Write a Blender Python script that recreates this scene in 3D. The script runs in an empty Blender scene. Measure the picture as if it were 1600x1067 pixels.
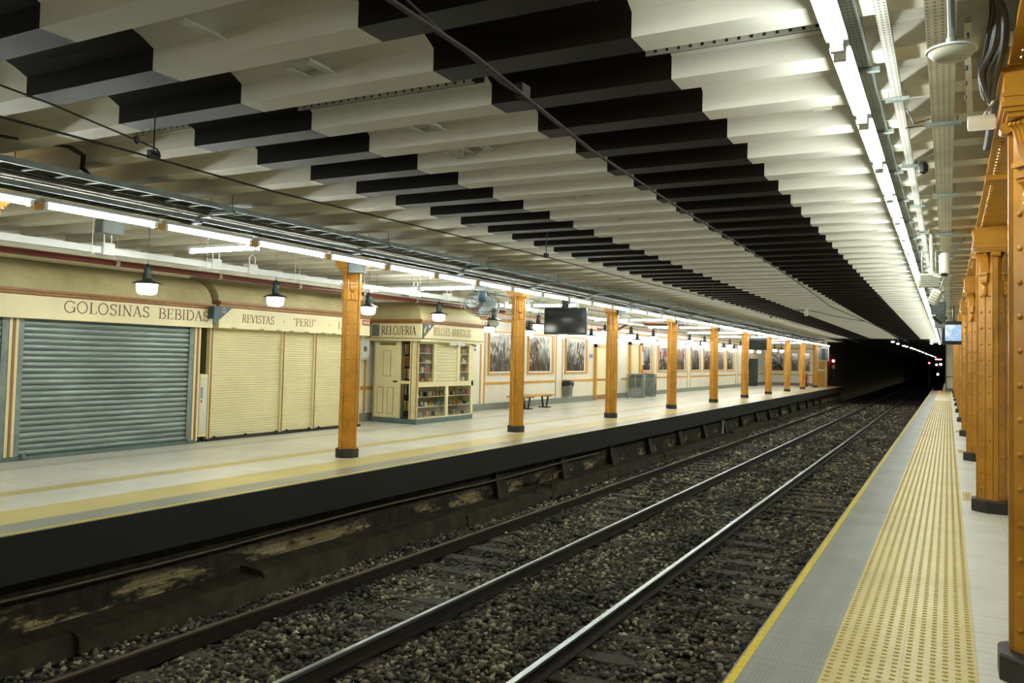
import bpy, math, random
import numpy as np
from mathutils import Vector, Matrix

random.seed(7)
rng = np.random.default_rng(7)
C = bpy.context.scene
col = bpy.context.collection
PI = math.pi

# ---------------------------------------------------------------- camera
YAW, PITCH, ROLL, FPX, CY, EYE = .488, .042, .024, 1284.8, 503.8, 1.65
F = Vector((-math.sin(YAW)*math.cos(PITCH), math.cos(YAW)*math.cos(PITCH), math.sin(PITCH)))
R0 = Vector((math.cos(YAW), math.sin(YAW), 0)); U0 = R0.cross(F)
RR = math.cos(ROLL)*R0 + math.sin(ROLL)*U0
UU = -math.sin(ROLL)*R0 + math.cos(ROLL)*U0
cam = bpy.data.cameras.new('camera'); camo = bpy.data.objects.new('camera', cam); col.objects.link(camo)
camo.matrix_world = Matrix(((RR.x, UU.x, -F.x, 0), (RR.y, UU.y, -F.y, 0), (RR.z, UU.z, -F.z, EYE), (0, 0, 0, 1)))
cam.sensor_fit = 'HORIZONTAL'; cam.sensor_width = 36; cam.lens = 36*FPX/1600
cam.shift_y = (CY-533.5)/1600
cam.clip_start = .05; cam.clip_end = 500
C.camera = camo

# ---------------------------------------------------------------- world, exposure
w = bpy.data.worlds.new('World'); C.world = w; w.use_nodes = True
bg = w.node_tree.nodes['Background']; bg.inputs[0].default_value = (.46, .42, .26, 1); bg.inputs[1].default_value = .22
C.view_settings.view_transform = 'Standard'; C.view_settings.look = 'None'
C.view_settings.exposure = 1.1; C.view_settings.gamma = 1; C.view_settings.use_curve_mapping = False
TUBE_L = 34.0      # radiance of the fluorescent tubes
LAMP_L = 9.0       # radiance of the pendant globes
try:
    C.cycles.use_denoising = True; C.cycles.max_bounces = 8; C.cycles.diffuse_bounces = 4
    C.cycles.sample_clamp_indirect = 6; C.cycles.caustics_reflective = False; C.cycles.caustics_refractive = False
    C.cycles.use_light_tree = True
except Exception:
    pass

# ---------------------------------------------------------------- materials
def lin(c):
    return tuple(((v/255)/12.92 if v/255 <= .04045 else ((v/255+.055)/1.055)**2.4) for v in c)
class N:
    def __init__(s, name):
        s.m = bpy.data.materials.new(name); s.m.use_nodes = True; s.t = s.m.node_tree
        s.b = s.t.nodes['Principled BSDF']
    def n(s, typ, **kw):
        x = s.t.nodes.new(typ)
        for k, v in kw.items(): setattr(x, k, v)
        return x
    def l(s, a, b): s.t.links.new(a, b)
    def co(s, scale=(1, 1, 1)):
        g = s.n('ShaderNodeNewGeometry'); mp = s.n('ShaderNodeMapping'); mp.inputs['Scale'].default_value = scale
        s.l(g.outputs['Position'], mp.inputs['Vector']); return mp.outputs['Vector']
    def noise(s, vec, scale, detail=4, rough=.55):
        x = s.n('ShaderNodeTexNoise'); x.inputs['Scale'].default_value = scale; x.inputs['Detail'].default_value = detail
        x.inputs['Roughness'].default_value = rough; s.l(vec, x.inputs['Vector']); return x.outputs['Fac']
    def mr(s, v, a, b, c=0, d=1):
        x = s.n('ShaderNodeMapRange'); x.inputs[1].default_value = a; x.inputs[2].default_value = b
        x.inputs[3].default_value = c; x.inputs[4].default_value = d; s.l(v, x.inputs[0]); return x.outputs[0]
    def mix(s, f, a, b):
        x = s.n('ShaderNodeMix', data_type='RGBA')
        if hasattr(f, 'is_linked'): s.l(f, x.inputs[0])
        else: x.inputs[0].default_value = f
        for i, v in ((6, a), (7, b)):
            if hasattr(v, 'is_linked'): s.l(v, x.inputs[i])
            else: x.inputs[i].default_value = (*v, 1)
        return x.outputs[2]
    def math(s, op, a, b=0.0, c=0.0):
        x = s.n('ShaderNodeMath', operation=op)
        for i, v in enumerate((a, b, c)):
            if hasattr(v, 'is_linked'): s.l(v, x.inputs[i])
            else: x.inputs[i].default_value = v
        return x.outputs[0]
    def bump(s, h, st=.3, dist=.01):
        x = s.n('ShaderNodeBump'); x.inputs['Strength'].default_value = st; x.inputs['Distance'].default_value = dist
        s.l(h, x.inputs['Height']); s.l(x.outputs[0], s.b.inputs['Normal'])
def mat(name, c, rough=.6, metal=0, var=.15, scale=3, bump=0, bscale=60, stretch=(1, 1, 1), c2=None, spec=None):
    k = N(name); A = lin(c); B = lin(c2) if c2 else tuple(v*(1-var*2) for v in A)
    v = k.co(stretch); f = k.mr(k.noise(v, scale, 6, .65), .35, .7)
    k.l(k.mix(f, A, B), k.b.inputs['Base Color'])
    k.b.inputs['Roughness'].default_value = rough; k.b.inputs['Metallic'].default_value = metal
    if spec is not None: k.b.inputs['Specular IOR Level'].default_value = spec
    if bump: k.bump(k.noise(v, bscale, 3), bump, .004)
    return k.m
def emit(name, c, s):
    k = N(name); k.b.inputs['Base Color'].default_value = (.8, .8, .8, 1)
    k.b.inputs['Emission Color'].default_value = (*c, 1); k.b.inputs['Emission Strength'].default_value = s
    return k.m

M = {}
M['tube'] = emit('tube_glow', (.93, 1.0, .97), TUBE_L)
M['globe'] = emit('globe_glow', (1.0, .99, .93), LAMP_L)
M['globe_off'] = mat('frosted_glass', (190, 190, 175), .3)
M['ceil_w'] = mat('ceiling_white', (226, 222, 206), .62, var=.05, scale=2.2, bump=.25, bscale=25, spec=.3)
M['ceil_d'] = mat('ceiling_dark', (27, 22, 15), .5, var=.1, scale=2, bump=.15, bscale=30, spec=.12)
M['ceil_dirty'] = mat('ceiling_dirty', (196, 189, 165), .75, scale=1.3, c2=(118, 108, 84), bump=.3, bscale=20)
M['ochre'] = mat('ochre_paint', (190, 134, 42), .30, var=.12, scale=4, c2=(162, 108, 26), bump=.15, bscale=40)
M['plinth'] = mat('plinth_black', (38, 34, 28), .5)
M['steel'] = mat('galvanised', (128, 138, 130), .5, .15, scale=6, c2=(92, 102, 96))
M['traydk'] = mat('tray_weathered', (84, 96, 90), .6, .1, scale=6, c2=(58, 66, 60))
M['traymat'] = mat('tray_grey', (176, 170, 146), .5, .2, scale=5, c2=(128, 122, 98))
M['traylight'] = mat('tray_light', (205, 205, 192), .45, .1, scale=5)
M['white'] = mat('white_enamel', (222, 224, 218), .4, var=.05)
M['offwhite'] = mat('off_white', (205, 202, 180), .5, var=.08)
M['dk'] = mat('dark_grey_metal', (52, 60, 58), .4, .3, var=.15)
M['black'] = mat('black_rubber', (22, 21, 18), .55)
M['cable'] = mat('cable_black', (34, 32, 27), .5)
M['grey'] = mat('grey_paint', (112, 118, 112), .45, .1)
M['cream'] = mat('cream_paint', (226, 214, 164), .5, var=.07, scale=2)
M['creamdk'] = mat('cream_dome', (192, 180, 132), .55, var=.1, scale=1.5, c2=(158, 147, 102))
M['sign'] = mat('sign_cream', (228, 217, 170), .45, var=.06, scale=1.5)
M['brown'] = mat('brown_moulding', (152, 106, 56), .45, var=.15, scale=5)
M['brownd'] = mat('brown_line', (122, 74, 24), .5)
M['letter'] = mat('letter_brown', (104, 66, 46), .5)
M['letter2'] = mat('letter_ochre', (142, 92, 40), .5)
M['letterfade'] = mat('letter_faded', (170, 150, 96), .5)
M['olive'] = mat('olive_side', (122, 112, 60), .6)
M['redpipe'] = mat('red_pipe', (120, 40, 30), .45, var=.15)
M['orange'] = mat('orange_trim', (200, 142, 38), .4, var=.08)
M['basegrey'] = mat('grey_skirting', (128, 130, 116), .55, scale=5, var=.1)
M['greenbase'] = mat('green_grey_base', (92, 112, 104), .5, scale=5)
M['rust'] = mat('rust_dark', (44, 34, 24), .75, .2, scale=12, c2=(28, 23, 17))
M['railtop'] = mat('rail_polished', (150, 156, 154), .3, .9, var=.05, scale=2)
M['raildull'] = mat('rail_dull', (92, 80, 60), .5, .6, scale=6)
M['sleeper'] = mat('sleeper_wood', (58, 49, 36), .85, scale=4, stretch=(1, 6, 1), bump=.4)
M['red'] = mat('red_paint', (178, 36, 28), .45)
M['blue'] = mat('blue_grey_paint', (58, 78, 84), .45)
M['bluel'] = mat('blue_sticker', (96, 130, 190), .5)
M['yellow'] = mat('yellow_paint', (226, 198, 40), .5)
M['screen'] = mat('dark_screen', (14, 20, 18), .12, var=.1)
M['screenframe'] = mat('screen_frame', (24, 30, 28), .3)
M['benchwood'] = mat('bench_wood', (200, 140, 40), .4, scale=6)
M['paper'] = mat('paper_white', (214, 214, 204), .6)
M['redglow'] = emit('red_signal', (1, .03, .04), 22)
M['whiteglow'] = emit('white_signal', (1, .95, .85), 14)
M['screenglow'] = emit('screen_glow', (.85, .95, 1), 1.6)
M['tunlamp'] = emit('tunnel_lamp', (.92, 1, .95), 9)
M['footing'] = mat('old_concrete', (78, 70, 50), .85, scale=3, c2=(30, 26, 18), bump=.5, bscale=18)
M['tunnel'] = mat('tunnel_black', (60, 52, 40), .95, var=.2, scale=1)
M['fascia'] = mat('fascia_dark', (33, 33, 26), .75, var=.12, scale=2)
M['litter'] = mat('litter', (205, 200, 180), .7)
M['goods1'] = mat('goods_yellow', (200, 170, 50), .5)
M['goods2'] = mat('goods_grey', (150, 150, 135), .35, .3)
M['goods3'] = mat('goods_red', (170, 90, 60), .5)

def shutter_mat(name, c, c2):
    k = N(name); v = k.co((.6, .6, 9)); f = k.mr(k.noise(v, 2.2, 5, .7), .3, .7)
    v2 = k.co((1, 1, 1)); g = k.mr(k.noise(v2, 1.1, 3), .35, .65)
    a = k.mix(f, lin(c), lin(c2)); k.l(k.mix(k.math('MULTIPLY', g, .35), a, tuple(x*.6 for x in lin(c2))), k.b.inputs['Base Color'])
    k.b.inputs['Roughness'].default_value = .42; k.b.inputs['Metallic'].default_value = .35
    return k.m
M['shgrey'] = shutter_mat('shutter_steel', (150, 164, 158), (104, 114, 106))
M['shcream'] = mat('shutter_cream', (216, 206, 158), .5, var=.06, scale=2)

def glass(name):
    k = N(name); k.b.inputs['Base Color'].default_value = (.95, .97, .95, 1)
    k.b.inputs['Roughness'].default_value = .03
    tr = k.n('ShaderNodeBsdfTransparent'); mx = k.n('ShaderNodeMixShader'); fr = k.n('ShaderNodeLayerWeight'); fr.inputs[0].default_value = .5
    gl = k.n('ShaderNodeBsdfGlossy'); gl.inputs['Roughness'].default_value = .03
    f = k.math('ADD', k.math('MULTIPLY', k.math('POWER', fr.outputs[1], 4.0), .5), .05)
    k.l(f, mx.inputs[0]); k.l(tr.outputs[0], mx.inputs[1]); k.l(gl.outputs[0], mx.inputs[2])
    k.l(mx.outputs[0], k.t.nodes['Material Output'].inputs[0]); return k.m
M['glass'] = glass('clear_glass')

def grid_lines(k, out, period, width, off=0.0):
    """1 on a thin joint line that repeats every period"""
    a = k.math('ADD', out, 1000*period - off); a = k.math('FRACT', k.math('DIVIDE', a, period))
    return k.math('LESS_THAN', a, width/period)
def platform_mat(name, right):
    """terrazzo / tactile platform floor: the bands follow the real strips of paving"""
    k = N(name); g = k.n('ShaderNodeNewGeometry'); sp = k.n('ShaderNodeSeparateXYZ'); k.l(g.outputs['Position'], sp.inputs[0])
    X, Y = sp.outputs[0], sp.outputs[1]
    v = k.co(); nz = k.mr(k.noise(v, 1.3, 6, .6), .3, .7); fine = k.mr(k.noise(v, 40, 3), .3, .7)
    white = k.mix(nz, lin((224, 222, 208)), lin((202, 199, 182)))
    grey = k.mix(nz, lin((150, 152, 142)), lin((126, 127, 114)))
    yel = k.mix(nz, lin((212, 196, 122)), lin((194, 174, 98))) if right else k.mix(nz, lin((206, 190, 124)), lin((188, 170, 104)))
    edge = k.mix(fine, lin((232, 206, 22)), lin((206, 178, 18)))
    if right: bands = [(-1.02, -.975, edge), (-.975, -.60, grey), (-.60, .145, yel)]
    else: bands = [(-7.275, -7.22, edge), (-7.65, -7.275, grey), (-8.27, -7.65, yel), (-9.36, -9.08, yel)]
    c = white
    for a, b, cc in bands:
        m = k.math('MULTIPLY', k.math('GREATER_THAN', X, a), k.math('LESS_THAN', X, b)); c = k.mix(m, c, cc)
    if not right:   # narrow dark drain line near the shops
        m = k.math('MULTIPLY', k.math('GREATER_THAN', X, -11.02), k.math('LESS_THAN', X, -10.98)); c = k.mix(m, c, lin((96, 92, 76)))
        m = k.math('MULTIPLY', k.math('GREATER_THAN', X, -11.16), k.math('LESS_THAN', X, -11.12)); c = k.mix(m, c, lin((120, 116, 98)))
    j = k.math('MAXIMUM', grid_lines(k, Y, .40, .006), grid_lines(k, X, .3725, .005, -.60 if right else -7.65))
    dirt = k.mr(k.noise(v, .7, 4), .4, .75, 0, .16)
    c = k.mix(k.math('MULTIPLY', j, .35), c, (.12, .11, .08)); c = k.mix(dirt, c, (.16, .14, .09))
    if right:      # fine grooves in the grey and white strips
        gy = grid_lines(k, Y, .10, .012)
        onw = k.math('MAXIMUM', k.math('GREATER_THAN', X, .145), k.math('LESS_THAN', X, -.60))
        c = k.mix(k.math('MULTIPLY', k.math('MULTIPLY', gy, onw), .16), c, (.1, .1, .08))
        gx = grid_lines(k, X, .022, .007)
        a1 = k.math('MULTIPLY', k.math('GREATER_THAN', X, -.93), k.math('LESS_THAN', X, -.82))
        a2 = k.math('MULTIPLY', k.math('GREATER_THAN', X, -.73), k.math('LESS_THAN', X, -.62))
        c = k.mix(k.math('MULTIPLY', k.math('MULTIPLY', gx, k.math('MAXIMUM', a1, a2)), .28), c, (.1, .1, .08))
    k.l(c, k.b.inputs['Base Color']); k.b.inputs['Roughness'].default_value = .42 if right else .3
    k.b.inputs['Specular IOR Level'].default_value = .4
    k.bump(fine, .08, .002)
    return k.m
M['floor_r'] = platform_mat('platform_paving_right', True)
M['floor_l'] = platform_mat('platform_paving_left', False)
M['dome'] = mat('tactile_yellow', (198, 172, 84), .5, scale=8, var=.12)

def tile_mat():
    k = N('white_wall_tiles'); v = k.co(); g = k.n('ShaderNodeNewGeometry'); sp = k.n('ShaderNodeSeparateXYZ'); k.l(g.outputs['Position'], sp.inputs[0])
    a = k.math('ADD', sp.outputs[0], sp.outputs[1]); j = k.math('MAXIMUM', grid_lines(k, a, .15, .004), grid_lines(k, sp.outputs[2], .15, .004))
    nz = k.mr(k.noise(v, 1.5, 4), .3, .7); c = k.mix(nz, lin((226, 222, 202)), lin((214, 209, 186)))
    k.l(k.mix(k.math('MULTIPLY', j, .25), c, (.4, .38, .3)), k.b.inputs['Base Color']); k.b.inputs['Roughness'].default_value = .3
    return k.m
M['tile'] = tile_mat()

def brick_mat():
    k = N('trackside_brick'); g = k.n('ShaderNodeNewGeometry'); sp = k.n('ShaderNodeSeparateXYZ'); k.l(g.outputs['Position'], sp.inputs[0])
    cb = k.n('ShaderNodeCombineXYZ'); k.l(sp.outputs[1], cb.inputs[0]); k.l(sp.outputs[2], cb.inputs[1])
    b = k.n('ShaderNodeTexBrick'); k.l(cb.outputs[0], b.inputs['Vector']); b.inputs['Scale'].default_value = 1
    b.inputs['Brick Width'].default_value = .23; b.inputs['Row Height'].default_value = .065; b.inputs['Mortar Size'].default_value = .008
    b.inputs['Color1'].default_value = (*lin((190, 176, 132)), 1); b.inputs['Color2'].default_value = (*lin((146, 124, 82)), 1)
    b.inputs['Mortar'].default_value = (*lin((120, 108, 78)), 1); b.inputs['Mortar Size'].default_value = .005
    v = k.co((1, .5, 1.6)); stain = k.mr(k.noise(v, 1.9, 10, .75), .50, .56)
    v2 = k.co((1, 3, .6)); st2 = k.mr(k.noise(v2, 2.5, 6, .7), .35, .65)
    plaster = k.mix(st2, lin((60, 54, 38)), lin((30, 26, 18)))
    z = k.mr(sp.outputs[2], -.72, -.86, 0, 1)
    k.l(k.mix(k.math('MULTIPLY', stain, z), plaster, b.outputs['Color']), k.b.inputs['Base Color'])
    k.b.inputs['Roughness'].default_value = .9; k.bump(b.outputs['Fac'], .5, -.01)
    return k.m
M['brick'] = brick_mat()

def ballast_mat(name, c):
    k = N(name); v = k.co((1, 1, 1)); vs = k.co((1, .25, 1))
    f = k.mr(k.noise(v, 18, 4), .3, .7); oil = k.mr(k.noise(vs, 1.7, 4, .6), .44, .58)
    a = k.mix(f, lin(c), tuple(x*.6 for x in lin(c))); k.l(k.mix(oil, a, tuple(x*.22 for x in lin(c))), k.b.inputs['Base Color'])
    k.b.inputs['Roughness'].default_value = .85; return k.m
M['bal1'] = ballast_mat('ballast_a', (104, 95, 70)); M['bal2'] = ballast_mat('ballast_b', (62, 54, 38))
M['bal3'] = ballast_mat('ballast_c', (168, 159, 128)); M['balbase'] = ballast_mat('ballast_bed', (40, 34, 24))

def mural_mat(name, seed):
    """black and white photographic mural"""
    k = N(name); v = k.co((1, 1, .55)); mp = k.n('ShaderNodeMapping'); mp.inputs['Location'].default_value = (seed*3.1, seed*1.7, seed)
    k.l(v, mp.inputs['Vector']); n1 = k.n('ShaderNodeTexNoise'); n1.inputs['Scale'].default_value = 2.6; n1.inputs['Detail'].default_value = 9
    n1.inputs['Distortion'].default_value = 2.2; n1.inputs['Roughness'].default_value = .62; k.l(mp.outputs[0], n1.inputs['Vector'])
    g = k.n('ShaderNodeNewGeometry'); sp = k.n('ShaderNodeSeparateXYZ'); k.l(g.outputs['Position'], sp.inputs[0])
    hi = k.mr(sp.outputs[2], 1.1, 2.4, -.12, .16)
    f = k.math('ADD', n1.outputs['Fac'], hi)
    r = k.n('ShaderNodeValToRGB'); k.l(f, r.inputs[0]); r.color_ramp.elements[0].position = .42; r.color_ramp.elements[0].color = (.03, .03, .028, 1)
    r.color_ramp.elements[1].position = .66; r.color_ramp.elements[1].color = (.62, .63, .6, 1)
    e = r.color_ramp.elements.new(.54); e.color = (.17, .165, .15, 1)
    k.l(r.outputs[0], k.b.inputs['Base Color']); k.b.inputs['Roughness'].default_value = .12; k.b.inputs['Coat Weight'].default_value = .6
    k.b.inputs['Coat Roughness'].default_value = .04
    return k.m

# ---------------------------------------------------------------- mesh builder
class MB:
    def __init__(s): s.v = []; s.f = []; s.mi = []; s.cur = 0; s.sm = []; s.smooth = False
    def mat(s, i): s.cur = i; return s
    def add(s, vs, fs):
        o = len(s.v); s.v += [tuple(p) for p in vs]
        for f in fs: s.f.append([o+i for i in f]); s.mi.append(s.cur); s.sm.append(s.smooth)
        return s
    def box(s, x0, x1, y0, y1, z0, z1):
        if x0 > x1: x0, x1 = x1, x0
        if y0 > y1: y0, y1 = y1, y0
        if z0 > z1: z0, z1 = z1, z0
        return s.add([(x0,y0,z0),(x1,y0,z0),(x1,y1,z0),(x0,y1,z0),(x0,y0,z1),(x1,y0,z1),(x1,y1,z1),(x0,y1,z1)],
                     [(0,3,2,1),(4,5,6,7),(0,1,5,4),(1,2,6,5),(2,3,7,6),(3,0,4,7)])
    def bbox(s, x0, x1, y0, y1, z0, z1, b=.01):
        """box with chamfered vertical and top edges"""
        pts = [(x0+b,y0),(x1-b,y0),(x1,y0+b),(x1,y1-b),(x1-b,y1),(x0+b,y1),(x0,y1-b),(x0,y0+b)]
        s.prism(pts, z0, z1-b); cx, cy = (x0+x1)/2, (y0+y1)/2
        n = 8; o = [(x, y, z1-b) for x, y in pts]; t = [(x+(b if x < cx else -b), y+(b if y < cy else -b), z1) for x, y in pts]
        return s.add(o+t, [(i, (i+1) % n, n+(i+1) % n, n+i) for i in range(n)]+[tuple(range(n, 2*n))])
    def prism(s, pts, z0, z1):
        n = len(pts)
        return s.add([(x, y, z0) for x, y in pts]+[(x, y, z1) for x, y in pts],
                     [tuple(range(n-1, -1, -1)), tuple(range(n, 2*n))]+[(i, (i+1) % n, n+(i+1) % n, n+i) for i in range(n)])
    def extr(s, prof, axis, a, b, caps=True):
        """profile of (u,v) pairs extruded along axis 'x' (u=y,v=z) or 'y' (u=x,v=z)"""
        n = len(prof)
        P = (lambda t: [(t, u, v) for u, v in prof]) if axis == 'x' else (lambda t: [(u, t, v) for u, v in prof])
        fs = [(i, (i+1) % n, n+(i+1) % n, n+i) for i in range(n)]
        if caps: fs += [tuple(range(n-1, -1, -1)), tuple(range(n, 2*n))]
        return s.add(P(a)+P(b), fs)
    def sheet(s, prof, axis, a, b):
        n = len(prof)
        P = (lambda t: [(t, u, v) for u, v in prof]) if axis == 'x' else (lambda t: [(u, t, v) for u, v in prof])
        return s.add(P(a)+P(b), [(i, i+1, n+i+1, n+i) for i in range(n-1)])
    def cyl(s, p0, p1, r, n=10, r1=None, caps=True):
        p0, p1 = Vector(p0), Vector(p1); d = (p1-p0).normalized(); r1 = r if r1 is None else r1
        a = d.orthogonal().normalized(); b = d.cross(a)
        A = [p0+r*(math.cos(2*PI*i/n)*a+math.sin(2*PI*i/n)*b) for i in range(n)]
        B = [p1+r1*(math.cos(2*PI*i/n)*a+math.sin(2*PI*i/n)*b) for i in range(n)]
        fs = [(i, (i+1) % n, n+(i+1) % n, n+i) for i in range(n)]
        if caps: fs += [tuple(range(n-1, -1, -1)), tuple(range(n, 2*n))]
        return s.add(A+B, fs)
    def tube(s, pts, r, n=8, closed=False):
        pts = [Vector(p) for p in pts]; m = len(pts); V = []; up = None
        for i, p in enumerate(pts):
            if closed: d = (pts[(i+1) % m]-pts[i-1]).normalized()
            else: d = (pts[min(i+1, m-1)]-pts[max(i-1, 0)]).normalized()
            if up is None: up = d.orthogonal().normalized()
            a = (up-d*up.dot(d)).normalized(); b = d.cross(a); up = a
            rr = r[i] if isinstance(r, (list, tuple)) else r
            V += [p+rr*(math.cos(2*PI*j/n)*a+math.sin(2*PI*j/n)*b) for j in range(n)]
        fs = []
        for i in range(m if closed else m-1):
            o, q = i*n, ((i+1) % m)*n
            fs += [(o+j, o+(j+1) % n, q+(j+1) % n, q+j) for j in range(n)]
        if not closed: fs += [tuple(range(n-1, -1, -1)), tuple(range((m-1)*n, m*n))]
        return s.add(V, fs)
    def lathe(s, prof, c=(0, 0, 0), n=20, M4=None):
        V = []
        for r, z in prof:
            for j in range(n):
                p = Vector((r*math.cos(2*PI*j/n), r*math.sin(2*PI*j/n), z))
                if M4 is not None: p = M4 @ p
                V.append(p+Vector(c))
        fs = []
        for i in range(len(prof)-1):
            fs += [(i*n+j, i*n+(j+1) % n, (i+1)*n+(j+1) % n, (i+1)*n+j) for j in range(n)]
        if prof[0][0] > 1e-4: fs.append(tuple(range(n-1, -1, -1)))
        if prof[-1][0] > 1e-4: fs.append(tuple(range((len(prof)-1)*n, len(prof)*n)))
        return s.add(V, fs)
    def obox(s, c, hx, hy, hz, Rm):
        """box turned by a rotation matrix"""
        c = Vector(c); V = [c+Rm @ Vector((sx*hx, sy*hy, sz*hz)) for sx, sy, sz in
             ((-1,-1,-1),(1,-1,-1),(1,1,-1),(-1,1,-1),(-1,-1,1),(1,-1,1),(1,1,1),(-1,1,1))]
        return s.add(V, [(0,3,2,1),(4,5,6,7),(0,1,5,4),(1,2,6,5),(2,3,7,6),(3,0,4,7)])
    def build(s, name, mats, parent=None, loc=None):
        if not isinstance(mats, (list, tuple)): mats = [mats]
        me = bpy.data.meshes.new(name); me.from_pydata([tuple(v) for v in s.v], [], s.f)
        for m in mats: me.materials.append(M[m] if isinstance(m, str) else m)
        if len(mats) > 1: me.polygons.foreach_set('material_index', s.mi)
        me.polygons.foreach_set('use_smooth', s.sm); me.update()
        if any(s.sm):
            try: me.set_sharp_from_angle(angle=math.radians(40))
            except Exception: pass
        o = bpy.data.objects.new(name, me); col.objects.link(o)
        if parent: o.parent = parent
        if loc: o.location = loc
        return o
def tag(o, label, cat, group=None):
    o['label'] = label; o['category'] = cat
    if group: o['group'] = group
    return o
def thing(name, label, cat, loc=(0, 0, 0), rz=0, group=None):
    o = bpy.data.objects.new(name, None); o.empty_display_size = .1; col.objects.link(o)
    o.location = loc; o.rotation_euler = (0, 0, rz); return tag(o, label, cat, group)
def struct(o): o['kind'] = 'structure'; return o
def copy_tree(o, parent=None):
    c = o.copy(); col.objects.link(c)
    if parent is not None: c.parent = parent
    for ch in list(o.children): copy_tree(ch, c)
    return c
def repeat(proto, first, loc, label=None, rz=None, group=None):
    o = proto if first else copy_tree(proto)
    o.location = loc
    if rz is not None: o.rotation_euler = (0, 0, rz)
    if label: o['label'] = label
    if group: o['group'] = group
    return o
ONES = ['', 'first', 'second', 'third', 'fourth', 'fifth', 'sixth', 'seventh', 'eighth', 'ninth', 'tenth', 'eleventh', 'twelfth', 'thirteenth',
        'fourteenth', 'fifteenth', 'sixteenth', 'seventeenth', 'eighteenth', 'nineteenth']
TENS = {20: 'twent', 30: 'thirt', 40: 'fort', 50: 'fift', 60: 'sixt', 70: 'sevent', 80: 'eight', 90: 'ninet'}
def nth(i):
    if i < 20: return ONES[i]
    if i >= 100: return 'hundredth' if i == 100 else 'hundred-and-'+nth(i-100)
    t, u = i//10*10, i % 10
    return TENS[t]+'ieth' if u == 0 else TENS[t]+'y-'+ONES[u]

# ---------------------------------------------------------------- lettering (stroke glyphs, heavy stems and hairlines)
def arc(cx, cy, rx, ry, a0, a1, n=14):
    return [(cx+rx*math.cos(math.radians(a0+(a1-a0)*i/n)), cy+ry*math.sin(math.radians(a0+(a1-a0)*i/n))) for i in range(n+1)]
TK, TN = .115, .04
def serif(x, y, w=.13): return [([(x-w, y), (x+w, y)], TN)]
GL = {
 'I': (.36, [([(.18,0),(.18,1)], TK)]+serif(.18,.02)+serif(.18,.98)),
 'L': (.66, [([(.2,0),(.2,1)], TK)]+serif(.2,.98)+[([(.05,.02),(.62,.02)], TN), ([(.62,.02),(.62,.26)], TN)]),
 'E': (.70, [([(.2,0),(.2,1)], TK), ([(.05,.02),(.62,.02)], TN), ([(.05,.98),(.6,.98)], TN), ([(.2,.52),(.48,.52)], TN), ([(.62,.02),(.62,.22)], TN), ([(.6,.98),(.6,.8)], TN), ([(.48,.42),(.48,.62)], TN)]),
 'B': (.74, [([(.2,0),(.2,1)], TK), ([(.05,.02),(.42,.02)], TN), ([(.05,.98),(.4,.98)], TN), ([(.2,.53),(.42,.53)], TN), (arc(.4,.755,.2,.225,90,-90), .09), (arc(.42,.275,.24,.255,90,-90), .1)]),
 'D': (.84, [([(.2,0),(.2,1)], TK), ([(.05,.02),(.38,.02)], TN), ([(.05,.98),(.38,.98)], TN), (arc(.38,.5,.38,.48,90,-90), .1)]),
 'A': (.82, [([(.12,0),(.4,1)], TN), ([(.4,1),(.7,0)], TK), ([(.2,.34),(.58,.34)], TN)]+serif(.12,.02,.11)+serif(.7,.02,.13)),
 'N': (.86, [([(.18,0),(.18,1)], TN), ([(.14,1),(.7,0)], TK), ([(.7,0),(.7,1)], TN)]+serif(.18,.02,.12)+serif(.7,.98,.12)),
 'O': (.92, [(arc(.46,.5,.36,.49,60,300,16), .085), (arc(.46,.5,.36,.49,-60,60,10), .085)]),
 'G': (.92, [(arc(.48,.5,.38,.49,48,330,20), .085), ([(.8,.04),(.8,.42)], TK), ([(.62,.44),(.92,.44)], TN), ([(.78,.96),(.78,.74)], TN)]),
 'S': (.66, [(arc(.33,.75,.21,.235,20,240,12)+arc(.34,.26,.23,.25,70,-160,12), .085), ([(.55,.97),(.55,.78)], TN), ([(.09,.03),(.09,.24)], TN)]),
 'R': (.78, [([(.2,0),(.2,1)], TK), ([(.05,.98),(.4,.98)], TN), (arc(.38,.74,.22,.24,90,-90), .09), ([(.2,.5),(.4,.5)], TN), ([(.38,.5),(.72,.02)], TK)]+serif(.2,.02)),
 'P': (.70, [([(.2,0),(.2,1)], TK), ([(.05,.98),(.4,.98)], TN), (arc(.38,.72,.22,.26,90,-90), .09), ([(.2,.46),(.4,.46)], TN)]+serif(.2,.02)),
 'V': (.78, [([(.1,1),(.4,0)], TK), ([(.4,0),(.68,1)], TN)]+serif(.1,.98,.1)+serif(.68,.98,.1)),
 'T': (.74, [([(.36,0),(.36,1)], TK), ([(.06,.98),(.66,.98)], TN), ([(.06,.98),(.06,.78)], TN), ([(.66,.98),(.66,.78)], TN)]+serif(.36,.02)),
 'U': (.84, [([(.18,1),(.18,.3)]+arc(.42,.28,.24,.27,180,360)+[(.66,.3),(.66,1)], .08)]+serif(.18,.98,.12)+serif(.66,.98,.1)),
 'J': (.56, [([(.36,1),(.36,.2)]+arc(.2,.2,.16,.19,0,-160,8), .09)]+serif(.36,.98)),
 '.': (.6, [(arc(.3,.45,.035,.035,0,330,8), .07)]),
 '"': (.34, [([(.1,.98),(.08,.8)], .045), ([(.22,.98),(.2,.8)], .045)]),
 '3': (.5, [(arc(.25,.74,.17,.22,150,-80,10)+arc(.25,.27,.2,.25,80,-150,10), .09)]),
 '-': (.5, [([(.1,.5),(.4,.5)], .07)]), ' ': (.55, []),
}
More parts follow.
